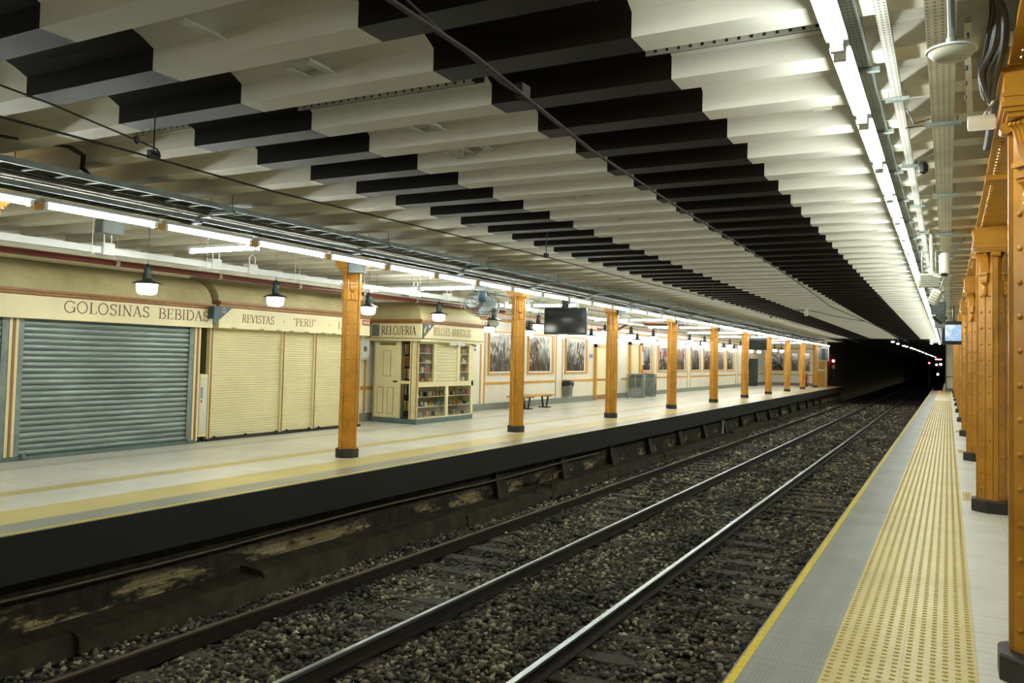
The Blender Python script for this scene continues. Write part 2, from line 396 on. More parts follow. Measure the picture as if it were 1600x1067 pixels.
def ribbon(mb, pts, wd, place, th=.006):
    n = len(pts); L = []; Rr = []
    for i, (x, y) in enumerate(pts):
        x0, y0 = pts[max(i-1, 0)]; x1, y1 = pts[min(i+1, n-1)]
        dx, dy = x1-x0, y1-y0; q = math.hypot(dx, dy) or 1; nx, ny = -dy/q*wd/2, dx/q*wd/2
        L.append((x+nx, y+ny)); Rr.append((x-nx, y-ny))
    A = [place(x, y, th) for x, y in L]; B = [place(x, y, th) for x, y in Rr]
    a = [place(x, y, 0) for x, y in L]; b = [place(x, y, 0) for x, y in Rr]
    V = A+B+a+b; fs = []
    for i in range(n-1):
        fs += [(i, i+1, n+i+1, n+i), (i, 2*n+i, 2*n+i+1, i+1), (n+i, n+i+1, 3*n+i+1, 3*n+i)]
    fs += [(0, n, 3*n, 2*n), (n-1, 3*n-1, 4*n-1, 2*n-1)]
    mb.add(V, fs)
def lettering(text, width, height, place, name, m, parent, slant=0):
    """place(u along, v up, t out) -> point; width fits the whole text"""
    tot = sum(GL[c][0] for c in text); mb = MB(); x = 0; sx = width/tot; k = 0
    for c in text:
        for pts, wd in GL[c][1]:
            k += 1; th = .004+.0006*(k % 5)
            ribbon(mb, [((x+px)*sx, py*height) for px, py in pts], wd*height*.9, place, th)
        x += GL[c][0]
    return mb.build(name, m, parent)

# ================================================================ THE SETTING
Y0, Y1 = -3.0, 66.0
YC = 56.5                        # ceiling ends here over the tracks
# ceiling: concrete ribs with shallow arches between them, painted in long bands
S, RB, RW, ZR = .7075, 3.32, .215, 3.34
def ceil_profile(k0, k1):
    pts = []
    for k in range(k0, k1):
        y = RB+S*k
        pts += [(y, 3.475), (y, ZR), (y+RW, ZR), (y+RW, 3.475)]
        for t in (.16, .34, .5, .66, .84):
            yy = y+RW+(S-RW)*t; pts.append((yy, 3.475+.085*math.sin(PI*t)))
    return pts
kb = round((YC-RB)/S); kf = round((Y1-RB)/S)
prof = ceil_profile(-9, kb); prof2 = ceil_profile(-9, kf)
mb = MB()
BX = [(-8.25, -5.55, 0), (-5.55, -4.28, 1), (-4.28, -2.71, 0), (-2.71, -1.47, 1), (-1.47, .32, 0)]
for a, b, mi in BX: mb.mat(mi).sheet(prof, 'x', a, b)
profe = ceil_profile(kb, kf)
mb.mat(0).sheet(profe, 'x', -8.25, -7.0).sheet(profe, 'x', -1.0, .32)
ceil = struct(mb.build('ceiling', ['ceil_w', 'ceil_d'])); ceil['label'] = 'ribbed ceiling over the tracks painted in broad white and black bands'
mb = MB(); mb.sheet(prof2, 'x', -12.7, -8.65); mb.box(-12.7, .7, Y0, Y1, 3.7, 3.8)
mb.build('ceiling_left', 'ceil_w')['kind'] = 'structure'
mb = MB(); mb.sheet(prof2, 'x', .65, 4.2); mb.build('ceiling_right', 'ceil_w')['kind'] = 'structure'
# longitudinal girders over the column lines
mb = MB(); mb.mat(0).box(-8.65, -8.25, Y0, Y1, 3.285, 3.7)
for i in range(0, 200):
    pass
mb.mat(1).box(-8.66, -8.24, Y0, Y1, 3.262, 3.285)
struct(mb.build('trim_girder_left', ['ceil_w', 'ochre']))
mb = MB(); mb.mat(0).box(.32, .65, Y0, Y1, 3.35, 3.7); mb.mat(1).box(.29, .68, Y0, Y1, 3.305, 3.35)
mb.smooth = True
for i in range(110):
    for x in (.35, .62):
        mb.lathe([(.016, 0), (.013, -.009), (0, -.013)], (x, 3.5+i*.11, 3.305), 6)
mb.smooth = False
for i in range(12):
    mb.box(.285, .685, 5.25+i*5.87/2-.11, 5.25+i*5.87/2+.11, 3.265, 3.306)
struct(mb.build('trim_girder_right', ['ceil_w', 'ochre']))
# end faces of the ceiling over the tracks
mb = MB(); mb.box(-7.0, -1.0, YC-.02, YC+.25, 3.345, 3.9); mb.box(-7.0, -6.9, YC+.25, Y1+.2, 3.345, 3.9); mb.box(-1.1, -1.0, YC+.25, Y1+.2, 3.345, 3.9); struct(mb.build('trim_ceiling_end', 'tunnel'))
# platforms
mb = MB(); mb.mat(0).box(-12.7, -7.22, Y0, Y1+4, -.012, 0); struct(mb.build('floor_left', 'floor_l'))
mb = MB(); mb.box(-1.02, 4.3, Y0, Y1, -.012, 0); struct(mb.build('floor_right', 'floor_r'))
mb = MB(); mb.box(-7.6, -7.224, Y0, Y1+4, -.44, -.0125); mb.box(-1.016, -.7, Y0, Y1, -.44, -.0125)
struct(mb.build('trim_platform_fascia', 'fascia'))
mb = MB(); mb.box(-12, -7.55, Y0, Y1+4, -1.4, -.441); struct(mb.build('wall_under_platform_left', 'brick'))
mb = MB(); mb.box(-.75, 4, Y0, Y1, -1.4, -.441); struct(mb.build('wall_under_platform_right', 'footing'))
# footing along the wall, stepping in and out as the old concrete does
mb = MB(); y = Y0
while y < Y1:
    L = random.uniform(1.6, 3.4); d = random.uniform(-.04, .05); h = random.uniform(-.04, .04)
    mb.extr([(-7.54, -1.4), (-7.12+d, -1.4), (-7.16+d, -1.03+h), (-7.22+d, -.99+h), (-7.54, -.97+h)], 'y', y, y+L-.002); y += L
struct(mb.build('trim_footing_left', 'footing'))
mb = MB()
for i in range(16):
    y = 13.6+i*2.95
    mb.add([(-7.54, y, -.3), (-7.54, y+.3, -.3), (-7.54, y+.3, -1.02), (-7.54, y, -1.02), (-7.5, y+.10, -.46), (-7.5, y+.3, -.46), (-7.34, y+.3, -.98), (-7.34, y-.12, -.98)],
           [(0,3,2,1),(4,5,6,7),(0,1,5,4),(1,2,6,5),(2,3,7,6),(3,0,4,7)])
struct(mb.build('trim_buttresses', 'footing'))
# walls
mb = MB(); mb.box(-12.8, -12.6, Y0, Y1, 0, 3.7); struct(mb.build('wall_left', 'tile'))
mb = MB(); mb.box(-12.8, -8.05, Y1, Y1+.2, 0, 3.7); struct(mb.build('wall_far_left', 'tile'))
mb = MB(); mb.box(4.2, 4.4, Y0, Y1, 0, 3.7); struct(mb.build('wall_right', 'tile'))
mb = MB(); mb.mat(0).box(-.09, 4.2, Y1, Y1+.25, 0, 3.3); mb.mat(1).box(-.16, -.09, Y1-.05, Y1+.25, 0, 3.3); mb.mat(1).box(-.09, .35, Y1-.02, Y1, .95, 1.02); mb.mat(2).box(-.12, 4.2, Y1-.03, Y1, 0, .2)
struct(mb.build('wall_far_right', ['tile', 'olive', 'basegrey']))
# tunnel beyond the platforms
mb = MB(); YT = 190
for nm, q in (('wall_tunnel_return', (-13.2, -8.5, Y1+4, Y1+4.3, -1.6, 5)), ('wall_tunnel_left', (-8.5, -8.2, Y1+.2, YT, -1.6, 4.4)), ('wall_tunnel_right', (.3, .6, Y1+.25, YT, -1.6, 4.4)),
              ('ceiling_tunnel', (-8.5, .6, YC+.2, YT, 3.9, 4.2)), ('wall_tunnel_end', (-8.5, .6, YT, YT+.3, -1.6, 4.4))):
    mb = MB(); mb.box(*q); struct(mb.build(nm, 'tunnel'))
# skirting, rails and painted lines on the left wall
mb = MB(); mb.box(-12.6, -12.555, 15.2, Y1, 0, .2); mb.box(-12.6, -9.05, Y1-.045, Y1, 0, .2); struct(mb.build('baseboard_left', 'basegrey'))
mb = MB()
PIL = [(21.75, 22.0), (27.22, 27.78), (33.1, 33.5), (38.5, 38.95), (44.35, 44.9), (50.1, 50.6), (56.0, 56.5), (62.0, 62.5)]
def strip(y, wdt=.07): mb.box(-12.6, -12.588, y-wdt/2, y+wdt/2, .2, 2.72)
for a, b in PIL: strip(a); strip(b)
strip(15.85, .09); strip(16.12, .07); strip(20.9, .09)
segs = [(15.9, 21.0), (22.0, 27.22), (27.78, 30.8), (34.0, 38.5), (38.95, 44.35), (44.9, 50.1), (50.6, 56.0), (56.5, 62.0), (62.5, 66)]
for a, b in segs: mb.box(-12.6, -12.586, a, b, .77, .85)
mb.box(-12.6, -12.56, 15.2, 66, 2.76, 2.86); mb.box(-12.6, -12.57, 15.2, 66, 3.0, 3.06)
mb.box(-12.6, -9.05, 65.985, 66, .77, .85); mb.box(-12.6, -9.05, 65.96, 66, 2.76, 2.86)
mb.box(-9.05, -8.2, 65.93, 66, 0, 1.15); mb.box(-8.66, -8.2, 65.93, 66, 1.3, 2.05); mb.box(-8.1, -8.02, 65.93, 66.1, 0, 3.2)
struct(mb.build('trim_wall_lines', 'orange'))
# doors in the left wall
def door(n, y0, y1, zt, off):
    t = bpy.data.objects.new('door_%d' % n, None); col.objects.link(t); t['kind'] = 'structure'; t.location = (-12.6, (y0+y1)/2, 0)
    h = (y1-y0)/2
    mb = MB(); mb.box(0, .10, -h, -h+.12, 0, zt); mb.box(0, .10, h-.22, h, 0, zt); mb.box(0, .10, -h, h, zt-.12, zt); mb.build('door_frame', 'orange', t)
    mb = MB(); mb.box(.01, .05, -h+.12, h-.22, 0, zt-.12); mb.build('door_leaf', 'cream', t)
    mb = MB(); mb.box(.05, .07, -h+.12, h-.22, .77, .85); mb.box(.05, .06, -h+.12, h-.22, .02, .2); mb.build('door_band', 'brown', t)
    mb = MB(); mb.cyl((.05, h-.3, 1.02), (.11, h-.3, 1.02), .015, 8); mb.cyl((.1, h-.3, 1.02), (.1, h-.42, 1.02), .012, 8); mb.build('door_handle', 'steel', t)
door(1, 30.85, 33.0, 2.25, 0); door(2, 34.9, 37.0 - .6, 2.45, 0)
# track bed
NX, NY = 40, 200
V = []; Fc = []
xs = np.linspace(-7.4, -.6, NX+1); ys = np.concatenate([np.linspace(Y0, 20, 130), np.linspace(20.5, YT, 71)])
for y in ys:
    for x in xs:
        V.append((x, y, -1.245+.018*math.sin(x*5.1+y*1.3)+rng.uniform(-.012, .012)+(.03 if (-4.6 < x < -3.5) else 0)))
for j in range(len(ys)-1):
    for i in range(NX):
        a = j*(NX+1)+i; Fc.append((a, a+1, a+NX+2, a+NX+1))
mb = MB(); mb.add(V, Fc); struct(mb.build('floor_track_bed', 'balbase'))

# ================================================================ BALLAST
def stones():
    t = (1+5**.5)/2
    iv = np.array([(-1,t,0),(1,t,0),(-1,-t,0),(1,-t,0),(0,-1,t),(0,1,t),(0,-1,-t),(0,1,-t),(t,0,-1),(t,0,1),(-t,0,-1),(-t,0,1)], float)
    iv /= np.linalg.norm(iv[0])
    fi = np.array([(0,11,5),(0,5,1),(0,1,7),(0,7,10),(0,10,11),(1,5,9),(5,11,4),(11,10,2),(10,7,6),(7,1,8),(3,9,4),(3,4,2),(3,2,6),(3,6,8),(3,8,9),(4,9,5),(2,4,11),(6,2,10),(8,6,7),(9,8,1)])
    zones = [(3.2, 9, 620, .030), (9, 15, 380, .033), (15, 26, 170, .042), (26, 45, 60, .055), (45, 66, 22, .07)]
    VV = []; FF = []; MI = []; off = 0
    for a, b, dens, r in zones:
        n = int((b-a)*5.6*dens); x = rng.uniform(-7.1, -1.25, n); y = rng.uniform(a, b, n)
        # keep the rail lines clear and thin the oily strips beside them
        keep = np.ones(n, bool)
        for rx in RAILX: keep &= ~((np.abs(x-rx) < .085))
        edge = np.abs(((y-3.0) % .65)-.325) < .10      # sleepers show through here and there
        lift = rng.random(n)
        keep &= ~(edge & (lift < .28) & (np.abs(x+4.07) > .62))
        x, y = x[keep], y[keep]; n = len(x)
        rr = r*rng.uniform(.55, 1.35, n); sc = rng.uniform(.6, 1.2, (n, 3)); sc[:, 2] *= .75
        A = rng.uniform(0, 2*PI, n); B = rng.uniform(-1, 1, n)
        P = iv[None]*(1+rng.uniform(-.22, .22, (n, 12, 1)))*sc[:, None, :]*rr[:, None, None]
        c, s_ = np.cos(A)[:, None], np.sin(A)[:, None]
        X = P[..., 0]*c-P[..., 1]*s_; Yv = P[..., 0]*s_+P[..., 1]*c; Z = P[..., 2]
        c, s_ = np.cos(B)[:, None], np.sin(B)[:, None]; Y2 = Yv*c-Z*s_; Z2 = Yv*s_+Z*c
        cen = np.where((x > -4.65) & (x < -3.5), .03, 0)
        z = -1.235+cen+rng.uniform(0, .035, n)+.02*np.sin(x*3+y)
        VV.append(np.stack([X+x[:, None], Y2+y[:, None], Z2+z[:, None]], -1).reshape(-1, 3))
        FF.append((fi[None]+(np.arange(n)*12)[:, None, None]+off).reshape(-1, 3)); off += n*12
        MI.append(np.repeat(rng.choice([0, 1, 2], n, p=[.42, .40, .18]), 20))
    VV = np.concatenate(VV); FF = np.concatenate(FF); MI = np.concatenate(MI)
    me = bpy.data.meshes.new('ballast'); me.vertices.add(len(VV)); me.vertices.foreach_set('co', VV.ravel())
    me.loops.add(FF.size); me.loops.foreach_set('vertex_index', FF.ravel().astype(np.int32))
    me.polygons.add(len(FF)); me.polygons.foreach_set('loop_start', np.arange(0, FF.size, 3, dtype=np.int32)); me.polygons.foreach_set('loop_total', np.full(len(FF), 3, np.int32))
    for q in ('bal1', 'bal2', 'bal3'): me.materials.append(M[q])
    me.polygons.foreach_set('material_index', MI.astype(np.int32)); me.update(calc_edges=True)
    o = bpy.data.objects.new('ballast', me); col.objects.link(o); o['kind'] = 'stuff'
    tag(o, 'dark grey-brown crushed stone ballast heaped between and beside the rails', 'gravel')
RAILX = [-1.66, -3.215, -4.85, -6.40]
stones()
# rails
RP = [(-.062, 0), (.062, 0), (.062, .012), (.012, .03), (.012, .11), (.034, .122), (.034, .148), (.026, .155), (-.026, .155), (-.034, .148), (-.034, .122), (-.012, .11), (-.012, .03), (-.062, .012)]
RL = ['steel rail of the near track beside the right platform edge', 'brightly polished rail nearest the middle of the picture', 'polished rail of the far track, second shiny line', 'dull rusty rail closest to the left platform']
for i, rx in enumerate(RAILX):
    t = thing('rail', RL[i], 'rail', (rx, 0, -1.205))
    mb = MB(); mb.extr([p for p in RP if p[1] <= .122], 'y', Y0, YT-1); mb.build('rail_web', 'rust', t)
    hp = [(-.03, .1221), (.03, .1221), (.03, .148), (.02, .156), (-.02, .156), (-.03, .148)]
    mb = MB(); mb.extr(hp, 'y', Y0, YT-1); o = mb.build('rail_head', 'raildull' if i == 3 else 'railtop', t)
    o['label'] = 'dull brown running surface' if i == 3 else 'shiny worn running surface'
# sleepers
mb = MB(); mb.bbox(-1.2, 1.2, -.12, .12, -.14, 0, .012); sl = mb.build('sleeper', 'sleeper')
tag(sl, '', 'sleeper'); k = 0
for tr, cx in (('near', -2.44), ('far', -5.62)):
    for i in range(94):
        y = 3.0+.65*i
        o = sl if k == 0 else sl.copy()
        if k: col.objects.link(o)
        k += 1; o.location = (cx+rng.uniform(-.03, .03), y, -1.208)
        o['label'] = 'dark wooden sleeper half buried in ballast under the %s track' % tr; o['group'] = 'sleepers of the %s track' % tr

# ================================================================ TACTILE DOMES (right platform)
V = []; Fc = []
def domes(y0, y1, n=6):
    for i in range(12):
        x = -.60+.031+i*.062
        for y in np.arange(y0, y1, .066):
            o = len(V)
            for r, z in ((.017, .0005), (.010, .006)):
                for j in range(n): V.append((x+r*math.cos(2*PI*j/n), y+r*math.sin(2*PI*j/n), z))
            for j in range(n): Fc.append((o+j, o+(j+1) % n, o+n+(j+1) % n, o+n+j))
            Fc.append(tuple(range(o+n, o+2*n)))
domes(3.8, 22, 7); domes(22, 46, 4)
mb = MB(); mb.add(V, Fc); o = mb.build('tactile_domes', 'dome'); o['kind'] = 'stuff'
tag(o, 'rows of small raised yellow domes on the warning strip of the right platform', 'tactile paving')
for i, (x, y) in enumerate(((.17, 12.2), (.17, 18.6), (.17, 24.4))):
    t = thing('floor_sticker', 'yellow rectangular floor sticker beside the %s column in view on the right platform' % ('second', 'third', 'fourth')[i], 'sticker', (x, y, 0))
    mb = MB(); mb.box(0, .11, -.42, .42, .0008, .0035); mb.build('backing', 'dome', t)
    mb = MB()
    for j in range(5): mb.box(.03, .08, -.3+j*.11, -.24+j*.11, .0036, .0045)
    mb.build('print', 'brown', t)

# ================================================================ COLUMNS
def section(R, wf, ins):
    pts = []
    for q in range(4):
        a = q*PI/2; ca, sa = math.cos(a), math.sin(a)
        for u, v in ((R, -wf), (R, wf), (R-ins, wf), (R-ins*1.02, wf+.004), (wf+.004, R-ins*1.02), (wf, R-ins)):
            pts.append((u*ca-v*sa, u*sa+v*ca))
    return pts
def make_column(SR=.192, SW=.024, PR=.24, PC=.10, AB=.235):
    t = thing('riveted_column', '', 'column')
    mb = MB(); R = PR; c = PC
    P = [(R, -c), (R, c), (c, R), (-c, R), (-R, c), (-R, -c), (-c, -R), (c, -R)]
    mb.prism(P, 0, .125); q = .97; n = 8
    mb.add([(x, y, .125) for x, y in P]+[(x*q, y*q, .14) for x, y in P], [(i, (i+1) % n, n+(i+1) % n, n+i) for i in range(n)]+[tuple(range(n, 2*n))])
    mb.build('plinth', 'plinth', t)
    INS = .03; mb = MB(); mb.prism(section(SR, SW, INS), .13, 3.0)
    dd = (SR-INS*1.02+SW+.004)/2**.5; HW = (SR-INS-SW)/2**.5*.5      # distance of the diagonal faces
    for q in range(4):
        a = PI/4+q*PI/2; n_ = Vector((math.cos(a), math.sin(a), 0)); u = Vector((-n_.y, n_.x, 0)); Rm = Matrix((u, n_, Vector((0, 0, 1)))).transposed()
        # two cover angles with the seam between them, one strip at each edge
        for s_ in (-1, 1):
            mb.obox(n_*(dd+.003)+u*s_*(HW+.004)+Vector((0, 0, 1.56)), HW-.004, .004, 1.43, Rm)
    mb.smooth = True
    for q in range(4):
        a = PI/4+q*PI/2; n_ = Vector((math.cos(a), math.sin(a), 0)); u = Vector((-n_.y, n_.x, 0))
        Rm = Matrix((u, Vector((0, 0, 1)), n_)).transposed().to_4x4()
        for s_ in (-1, 1):
            z = .26
            while z < 2.5:
                mb.lathe([(.017, 0), (.0155, .008), (.009, .0135), (0, .015)], n_*(dd+.006)+u*s_*(HW+.008)+Vector((0, 0, z)), 8, Rm); z += .186
    mb.build('shaft', 'ochre', t)
    mb = MB()
    for q in range(4):
        a = PI/4+q*PI/2; n_ = Vector((math.cos(a), math.sin(a), 0)); u = Vector((-n_.y, n_.x, 0)); Rm = Matrix((u, n_, Vector((0, 0, 1)))).transposed()
        def bx(z0, z1, w_, d0): mb.obox(n_*(dd+d0/2)+Vector((0, 0, (z0+z1)/2)), w_, d0/2+.003, (z1-z0)/2, Rm)
        k_ = HW/.062; bx(2.655, 2.68, .062*k_, .035); bx(2.68, 2.705, .072*k_, .048); bx(2.74, 2.765, .082*k_, .055); bx(2.705, 2.74, .062*k_, .028)
        mb.smooth = True
        # leaf drop and ball
        mb.lathe([(0, -.13), (.03, -.11), (.036, -.085), (.028, -.06), (.02, -.045), (.034, -.02), (.05, .0)], n_*(dd+.012)+Vector((0, 0, 2.655)), 10)
        mb.lathe([(0, -.035), (.024, -.024), (.033, 0), (.024, .024), (0, .035)], n_*(dd+.02)+Vector((0, 0, 2.52)), 10)
        # fluted leaves that flare out below the abacus
        for j in range(5):
            s_ = (j-2)*.030*k_
            pp = [n_*(dd+.008)+u*s_*.8+Vector((0, 0, 2.765)), n_*(dd+.016)+u*s_+Vector((0, 0, 2.87)), n_*(dd+.04)+u*s_*1.1+Vector((0, 0, 2.95)), n_*(dd+.075)+u*s_*1.25+Vector((0, 0, 2.985)), n_*(dd+.085)+u*s_*1.25+Vector((0, 0, 2.965))]
            mb.tube(pp, [.016, .018, .018, .016, .008], 6)
        # scrolls on the flange tips
        a2 = q*PI/2; m_ = Vector((math.cos(a2), math.sin(a2), 0)); w2 = Vector((-m_.y, m_.x, 0))
        mb.cyl(m_*(SR+.012)-w2*.05+Vector((0, 0, 2.975)), m_*(SR+.012)+w2*.05+Vector((0, 0, 2.975)), .032, 10)
        mb.smooth = False
    mb.build('capital', 'ochre', t)
    mb = MB(); A = [(.19, 3.0), (.2, 3.02), (.205, 3.04)]
    for h0, h1, r in ((2.995, 3.02, AB-.03), (3.02, 3.045, AB-.014), (3.045, 3.07, AB), (3.07, 3.262, AB-.012), (3.10, 3.12, AB-.004), (3.235, 3.262, AB)):
        mb.box(-r, r, -r, r, h0, h1)
    mb.build('abacus', 'ochre', t)
    return t
colp = make_column(.168, .02, .172, .078, .2); first = True
for i in range(11):
    y = 4.62+5.8*i
    lab = ('ochre riveted column at the left frame edge, only its capital showing' if i == 0 else
           'ochre riveted iron column, %s whole one from the left, on the far platform' % nth(i))
    repeat(colp, first, (-8.45, y, 0), lab, group='riveted columns of the left platform'); first = False
for i in range(11):
    y = 5.27+5.87*i
    colr = make_column() if i == 0 else colr
    repeat(colr, i == 0, (.485, y, 0), 'ochre riveted iron column beside the camera, %s from the right in the right-hand row' % nth(i+1), group='riveted columns of the right platform')

# ================================================================ FLUORESCENT ROWS
def make_tube_fitting(rod):
    t = thing('fluorescent_light', '', 'light')
    mb = MB(); mb.smooth = True; mb.cyl((0, -.595, 0), (0, .595, 0), .026, 12); mb.build('fluorescent_tube', 'tube', t)
    mb = MB(); mb.extr([(-.052, .028), (.052, .028), (.035, .07), (-.035, .07)], 'y', -.64, .64); mb.build('housing', 'white', t)
    for s in (-1, 1):
        mb = MB(); mb.box(-.03, .03, s*.597, s*.635, -.035, .04); mb.cyl((0, s*.59, 0), (0, s*.60, 0), .03, 10); mb.build('end_socket', 'white', t)
    for s in (-1, 1):
        mb = MB(); mb.cyl((0, s*.45, .069), (0, s*.45, rod), .004, 5); mb.build('drop_rod', 'steel', t)
    return t
tp = make_tube_fitting(.60); first = True
PITCH_T = 1.366
for i in range(-3, 43):
    y = 5.388+PITCH_T*i
    if i in (25, 39) and False: continue
    repeat(tp, first, (-7.6, y, 2.985), 'fluorescent tube in the row above the left platform edge, %s from the camera' % nth(i+4), group='fluorescent row over the left platform'); first = False
for i in range(-3, 42):
    y = 6.41+PITCH_T*i
    tr_ = make_tube_fitting(.36) if i == -3 else tr_
    repeat(tr_, i == -3, (-.49, y, 3.235), 'fluorescent tube in the row above the right platform edge, %s from the camera' % nth(i+4), group='fluorescent row over the right platform')
# cross tubes over the left platform
k = 0
for i, y in enumerate((7.9, 14.0, 19.2, 26.6, 32.4, 38.2, 44.0, 49.8, 55.6)):
    for j, x in enumerate(((-8.62,) if i == 0 else (-10.25, -8.95))):
        k += 1
        repeat(tp, False, (x, y, 3.0), 'fluorescent tube set across the left platform, %s pair from the camera, %s end' % (nth(i+1), 'track' if j or i == 0 else 'wall'), rz=PI/2, group='crosswise fluorescent lights')
# ochre spacer blocks between the nearest fittings
for i in range(-1, 6):
    mb = MB(); mb.box(-.035, .035, -.04, .04, -.045, .03); o = mb.build('spacer_block', 'orange', None, (-7.6, 6.071+PITCH_T*i, 2.98))
    tag(o, 'small orange block between two tubes of the left row, %s from the left' % nth(i+2), 'block', 'orange blocks between the left tubes')

# ================================================================ PENDANT LAMPS
def make_pendant(lit):
    t = thing('pendant_lamp', '', 'lamp')
    mb = MB(); mb.smooth = True
    mb.lathe([(0, 0), (.09, .0), (.125, .015), (.14, .05), (.148, .15)], n=20); mb.build('glass_globe', 'globe' if lit else 'globe_off', t)
    mb = MB(); mb.smooth = True
    mb.lathe([(.148, .15), (.205, .148), (.207, .158), (.16, .185), (.09, .205), (.058, .225), (.055, .23)], n=24); mb.build('shade_rim', 'dk', t)
    mb = MB(); mb.smooth = True
    mb.lathe([(.055, .22), (.058, .30), (.05, .305), (.05, .36), (.068, .362), (.07, .385), (.05, .40), (.03, .43), (.02, .45)], n=16)
    for a in range(8): 
        c, s = math.cos(a*PI/4), math.sin(a*PI/4); mb.obox((.06*c, .06*s, .27), .004, .012, .045, Matrix.Rotation(a*PI/4, 3, 'Z'))
    for s in (-1, 1): mb.cyl((s*.06, 0, .375), (s*.09, 0, .385), .012, 8)
    mb.build('lamp_cap', 'dk', t)
    mb = MB(); mb.smooth = True; mb.cyl((0, 0, .44), (0, 0, 1.10), .006, 6); mb.build('rod', 'steel', t)
    return t
lp = make_pendant(True); first = True; lo = None
for i in range(-1, 21):
    y = 8.13+2.615*i
    if i == 4:
        lo = make_pendant(False); lo.location = (-10.4, y, 2.44); lo['label'] = 'unlit dark pendant lamp with frosted glass beside the big cage fan'; lo['group'] = 'pendant lamps over the left platform'
        continue
    repeat(lp, first, (-10.4, y, 2.44), 'lit pendant lamp in the long row over the left platform, %s from the camera' % nth(i+2), group='pendant lamps over the left platform'); first = False
for i in range(16):
    y = 21.1+2.615*i
    repeat(lp, False, (-11.95, y, 2.36), 'lit pendant lamp close to the picture wall, %s along from the corner kiosk' % nth(i+1), group='pendant lamps along the picture wall')

# ================================================================ SHOPS
def slats(mb, x, y0, y1, z0, z1, pitch, depth):
    """rolling shutter: curved slats facing +x"""
    n = round((z1-z0)/pitch); p = (z1-z0)/n; prof = []
    for i in range(n):
        z = z0+i*p
        prof += [(x, z), (x, z+p*.12), (x+depth*.8, z+p*.16), (x+depth, z+p*.45), (x+depth*.85, z+p*.8), (x+depth*.25, z+p*.98)]
    prof.append((x, z1)); mb.sheet(prof, 'y', y0, y1)
def qdome(mb, x0, x1, y0, y1, z0, z1, a, hipL, hipR, n=7):
    """quarter-round roof rising from the front (x1) to the back, hipped at the ends asked for"""
    rows = []
    for i in range(n+1):
        th = PI/2*i/n; ins = a*(1-math.cos(th)); z = z0+(z1-z0)*math.sin(th)
        rows.append([(x0, y0+(ins if hipL else 0), z), (x1-ins, y0+(ins if hipL else 0), z), (x1-ins, y1-(ins if hipR else 0), z), (x0, y1-(ins if hipR else 0), z)])
    V = [p for r in rows for p in r]; fs = []
    for i in range(n):
        for j in range(3): fs.append((4*i+j, 4*i+j+1, 4*i+j+5, 4*i+j+4))
    fs.append((4*n, 4*n+1, 4*n+2, 4*n+3)); mb.add(V, fs)
def kiosk_frontplace(x, y0, z0):
    return lambda u, v, t: (x+t, y0+u, z0+v)

# --- kiosk with grey shutters
k1 = thing('kiosk', 'cream kiosk with grey steel shutters and brown serif lettering, far left', 'kiosk', (-11.75, 7.3, 0))
def L1(mb): # shift to local
    mb.v = [(x+11.75, y-7.3, z) for x, y, z in mb.v]; return mb
mb = MB(); mb.box(-12.55, -11.85, 3.6, 10.38, 0, 2.1); L1(mb).build('kiosk_body', 'olive', k1)
for nm, a, b in (('shutter', 7.15, 10.1), ('shutter', 3.7, 6.86)):
    mb = MB(); slats(mb, -11.80, a, b, .06, 2.1, .085, .04); L1(mb).build(nm, 'shgrey', k1)
for y in (7.12, 10.14, 6.90):
    mb = MB(); mb.box(-11.84, -11.745, y-.045, y+.045, 0, 2.1); L1(mb).build('guide_rail', 'steel', k1)
for y0_, in ((6.95,), (10.2,)):
    mb = MB(); mb.box(-11.84, -11.735, y0_, y0_+.13, .04, 2.1); L1(mb).build('post', 'cream', k1)
    mb = MB(); mb.box(-11.735, -11.725, y0_+.045, y0_+.085, .05, 2.09); L1(mb).build('post_stripe', 'brown', k1)
mb = MB(); mb.box(-11.84, -11.70, 3.6, 10.25, 0, .06); L1(mb).build('sill', 'greenbase', k1)
mb = MB(); mb.box(-12.5, -11.6, 3.6, 10.46, 2.04, 2.37); L1(mb).build('sign_board', 'sign', k1)
mb = MB(); mb.extr([(-12.5, 2.37), (-11.6, 2.37), (-11.575, 2.39), (-11.575, 2.41), (-11.56, 2.43), (-11.56, 2.46), (-12.5, 2.46)], 'y', 3.58, 10.48); L1(mb).build('moulding', 'brown', k1)
mb = MB(); mb.smooth = True; qdome(mb, -12.5, -11.62, 3.6, 10.44, 2.46, 2.93, .68, False, False); mb.smooth = False
n = 8; pr = [(-12.5, 2.46)]+[(-11.62-.68*(1-math.cos(PI/2*i/n)), 2.46+.47*math.sin(PI/2*i/n)) for i in range(n+1)]+[(-12.5, 2.93)]
mb.extr(pr, 'y', 10.43, 10.445); L1(mb).build('domed_roof', 'creamdk', k1)
mb = MB(); mb.box(-12.55, -12.2, 3.6, 10.44, 2.93, 3.0); L1(mb).build('roof_edge', 'cream', k1)
t = lettering('GOLOSINAS', 1.50, .175, lambda u, v, tt: (-11.598+tt+11.75, 7.64+u-7.3, 2.155+v), 'lettering', 'letter', k1)
t = lettering('BEBIDAS', 1.07, .175, lambda u, v, tt: (-11.598+tt+11.75, 9.30+u-7.3, 2.15+v), 'lettering', 'letter', k1)
for y in (7.2, 6.85, 10.1):
    mb = MB(); mb.smooth = True; mb.lathe([(.02, 0), (.03, .01), (.03, .05), (.02, .06)], (-11.68, y, .03), 10); mb.tube([(-11.68, y-.02, .085), (-11.68, y-.018, .12), (-11.68, y+.018, .12), (-11.68, y+.02, .085)], .005, 6); L1(mb).build('padlock', 'steel', k1)

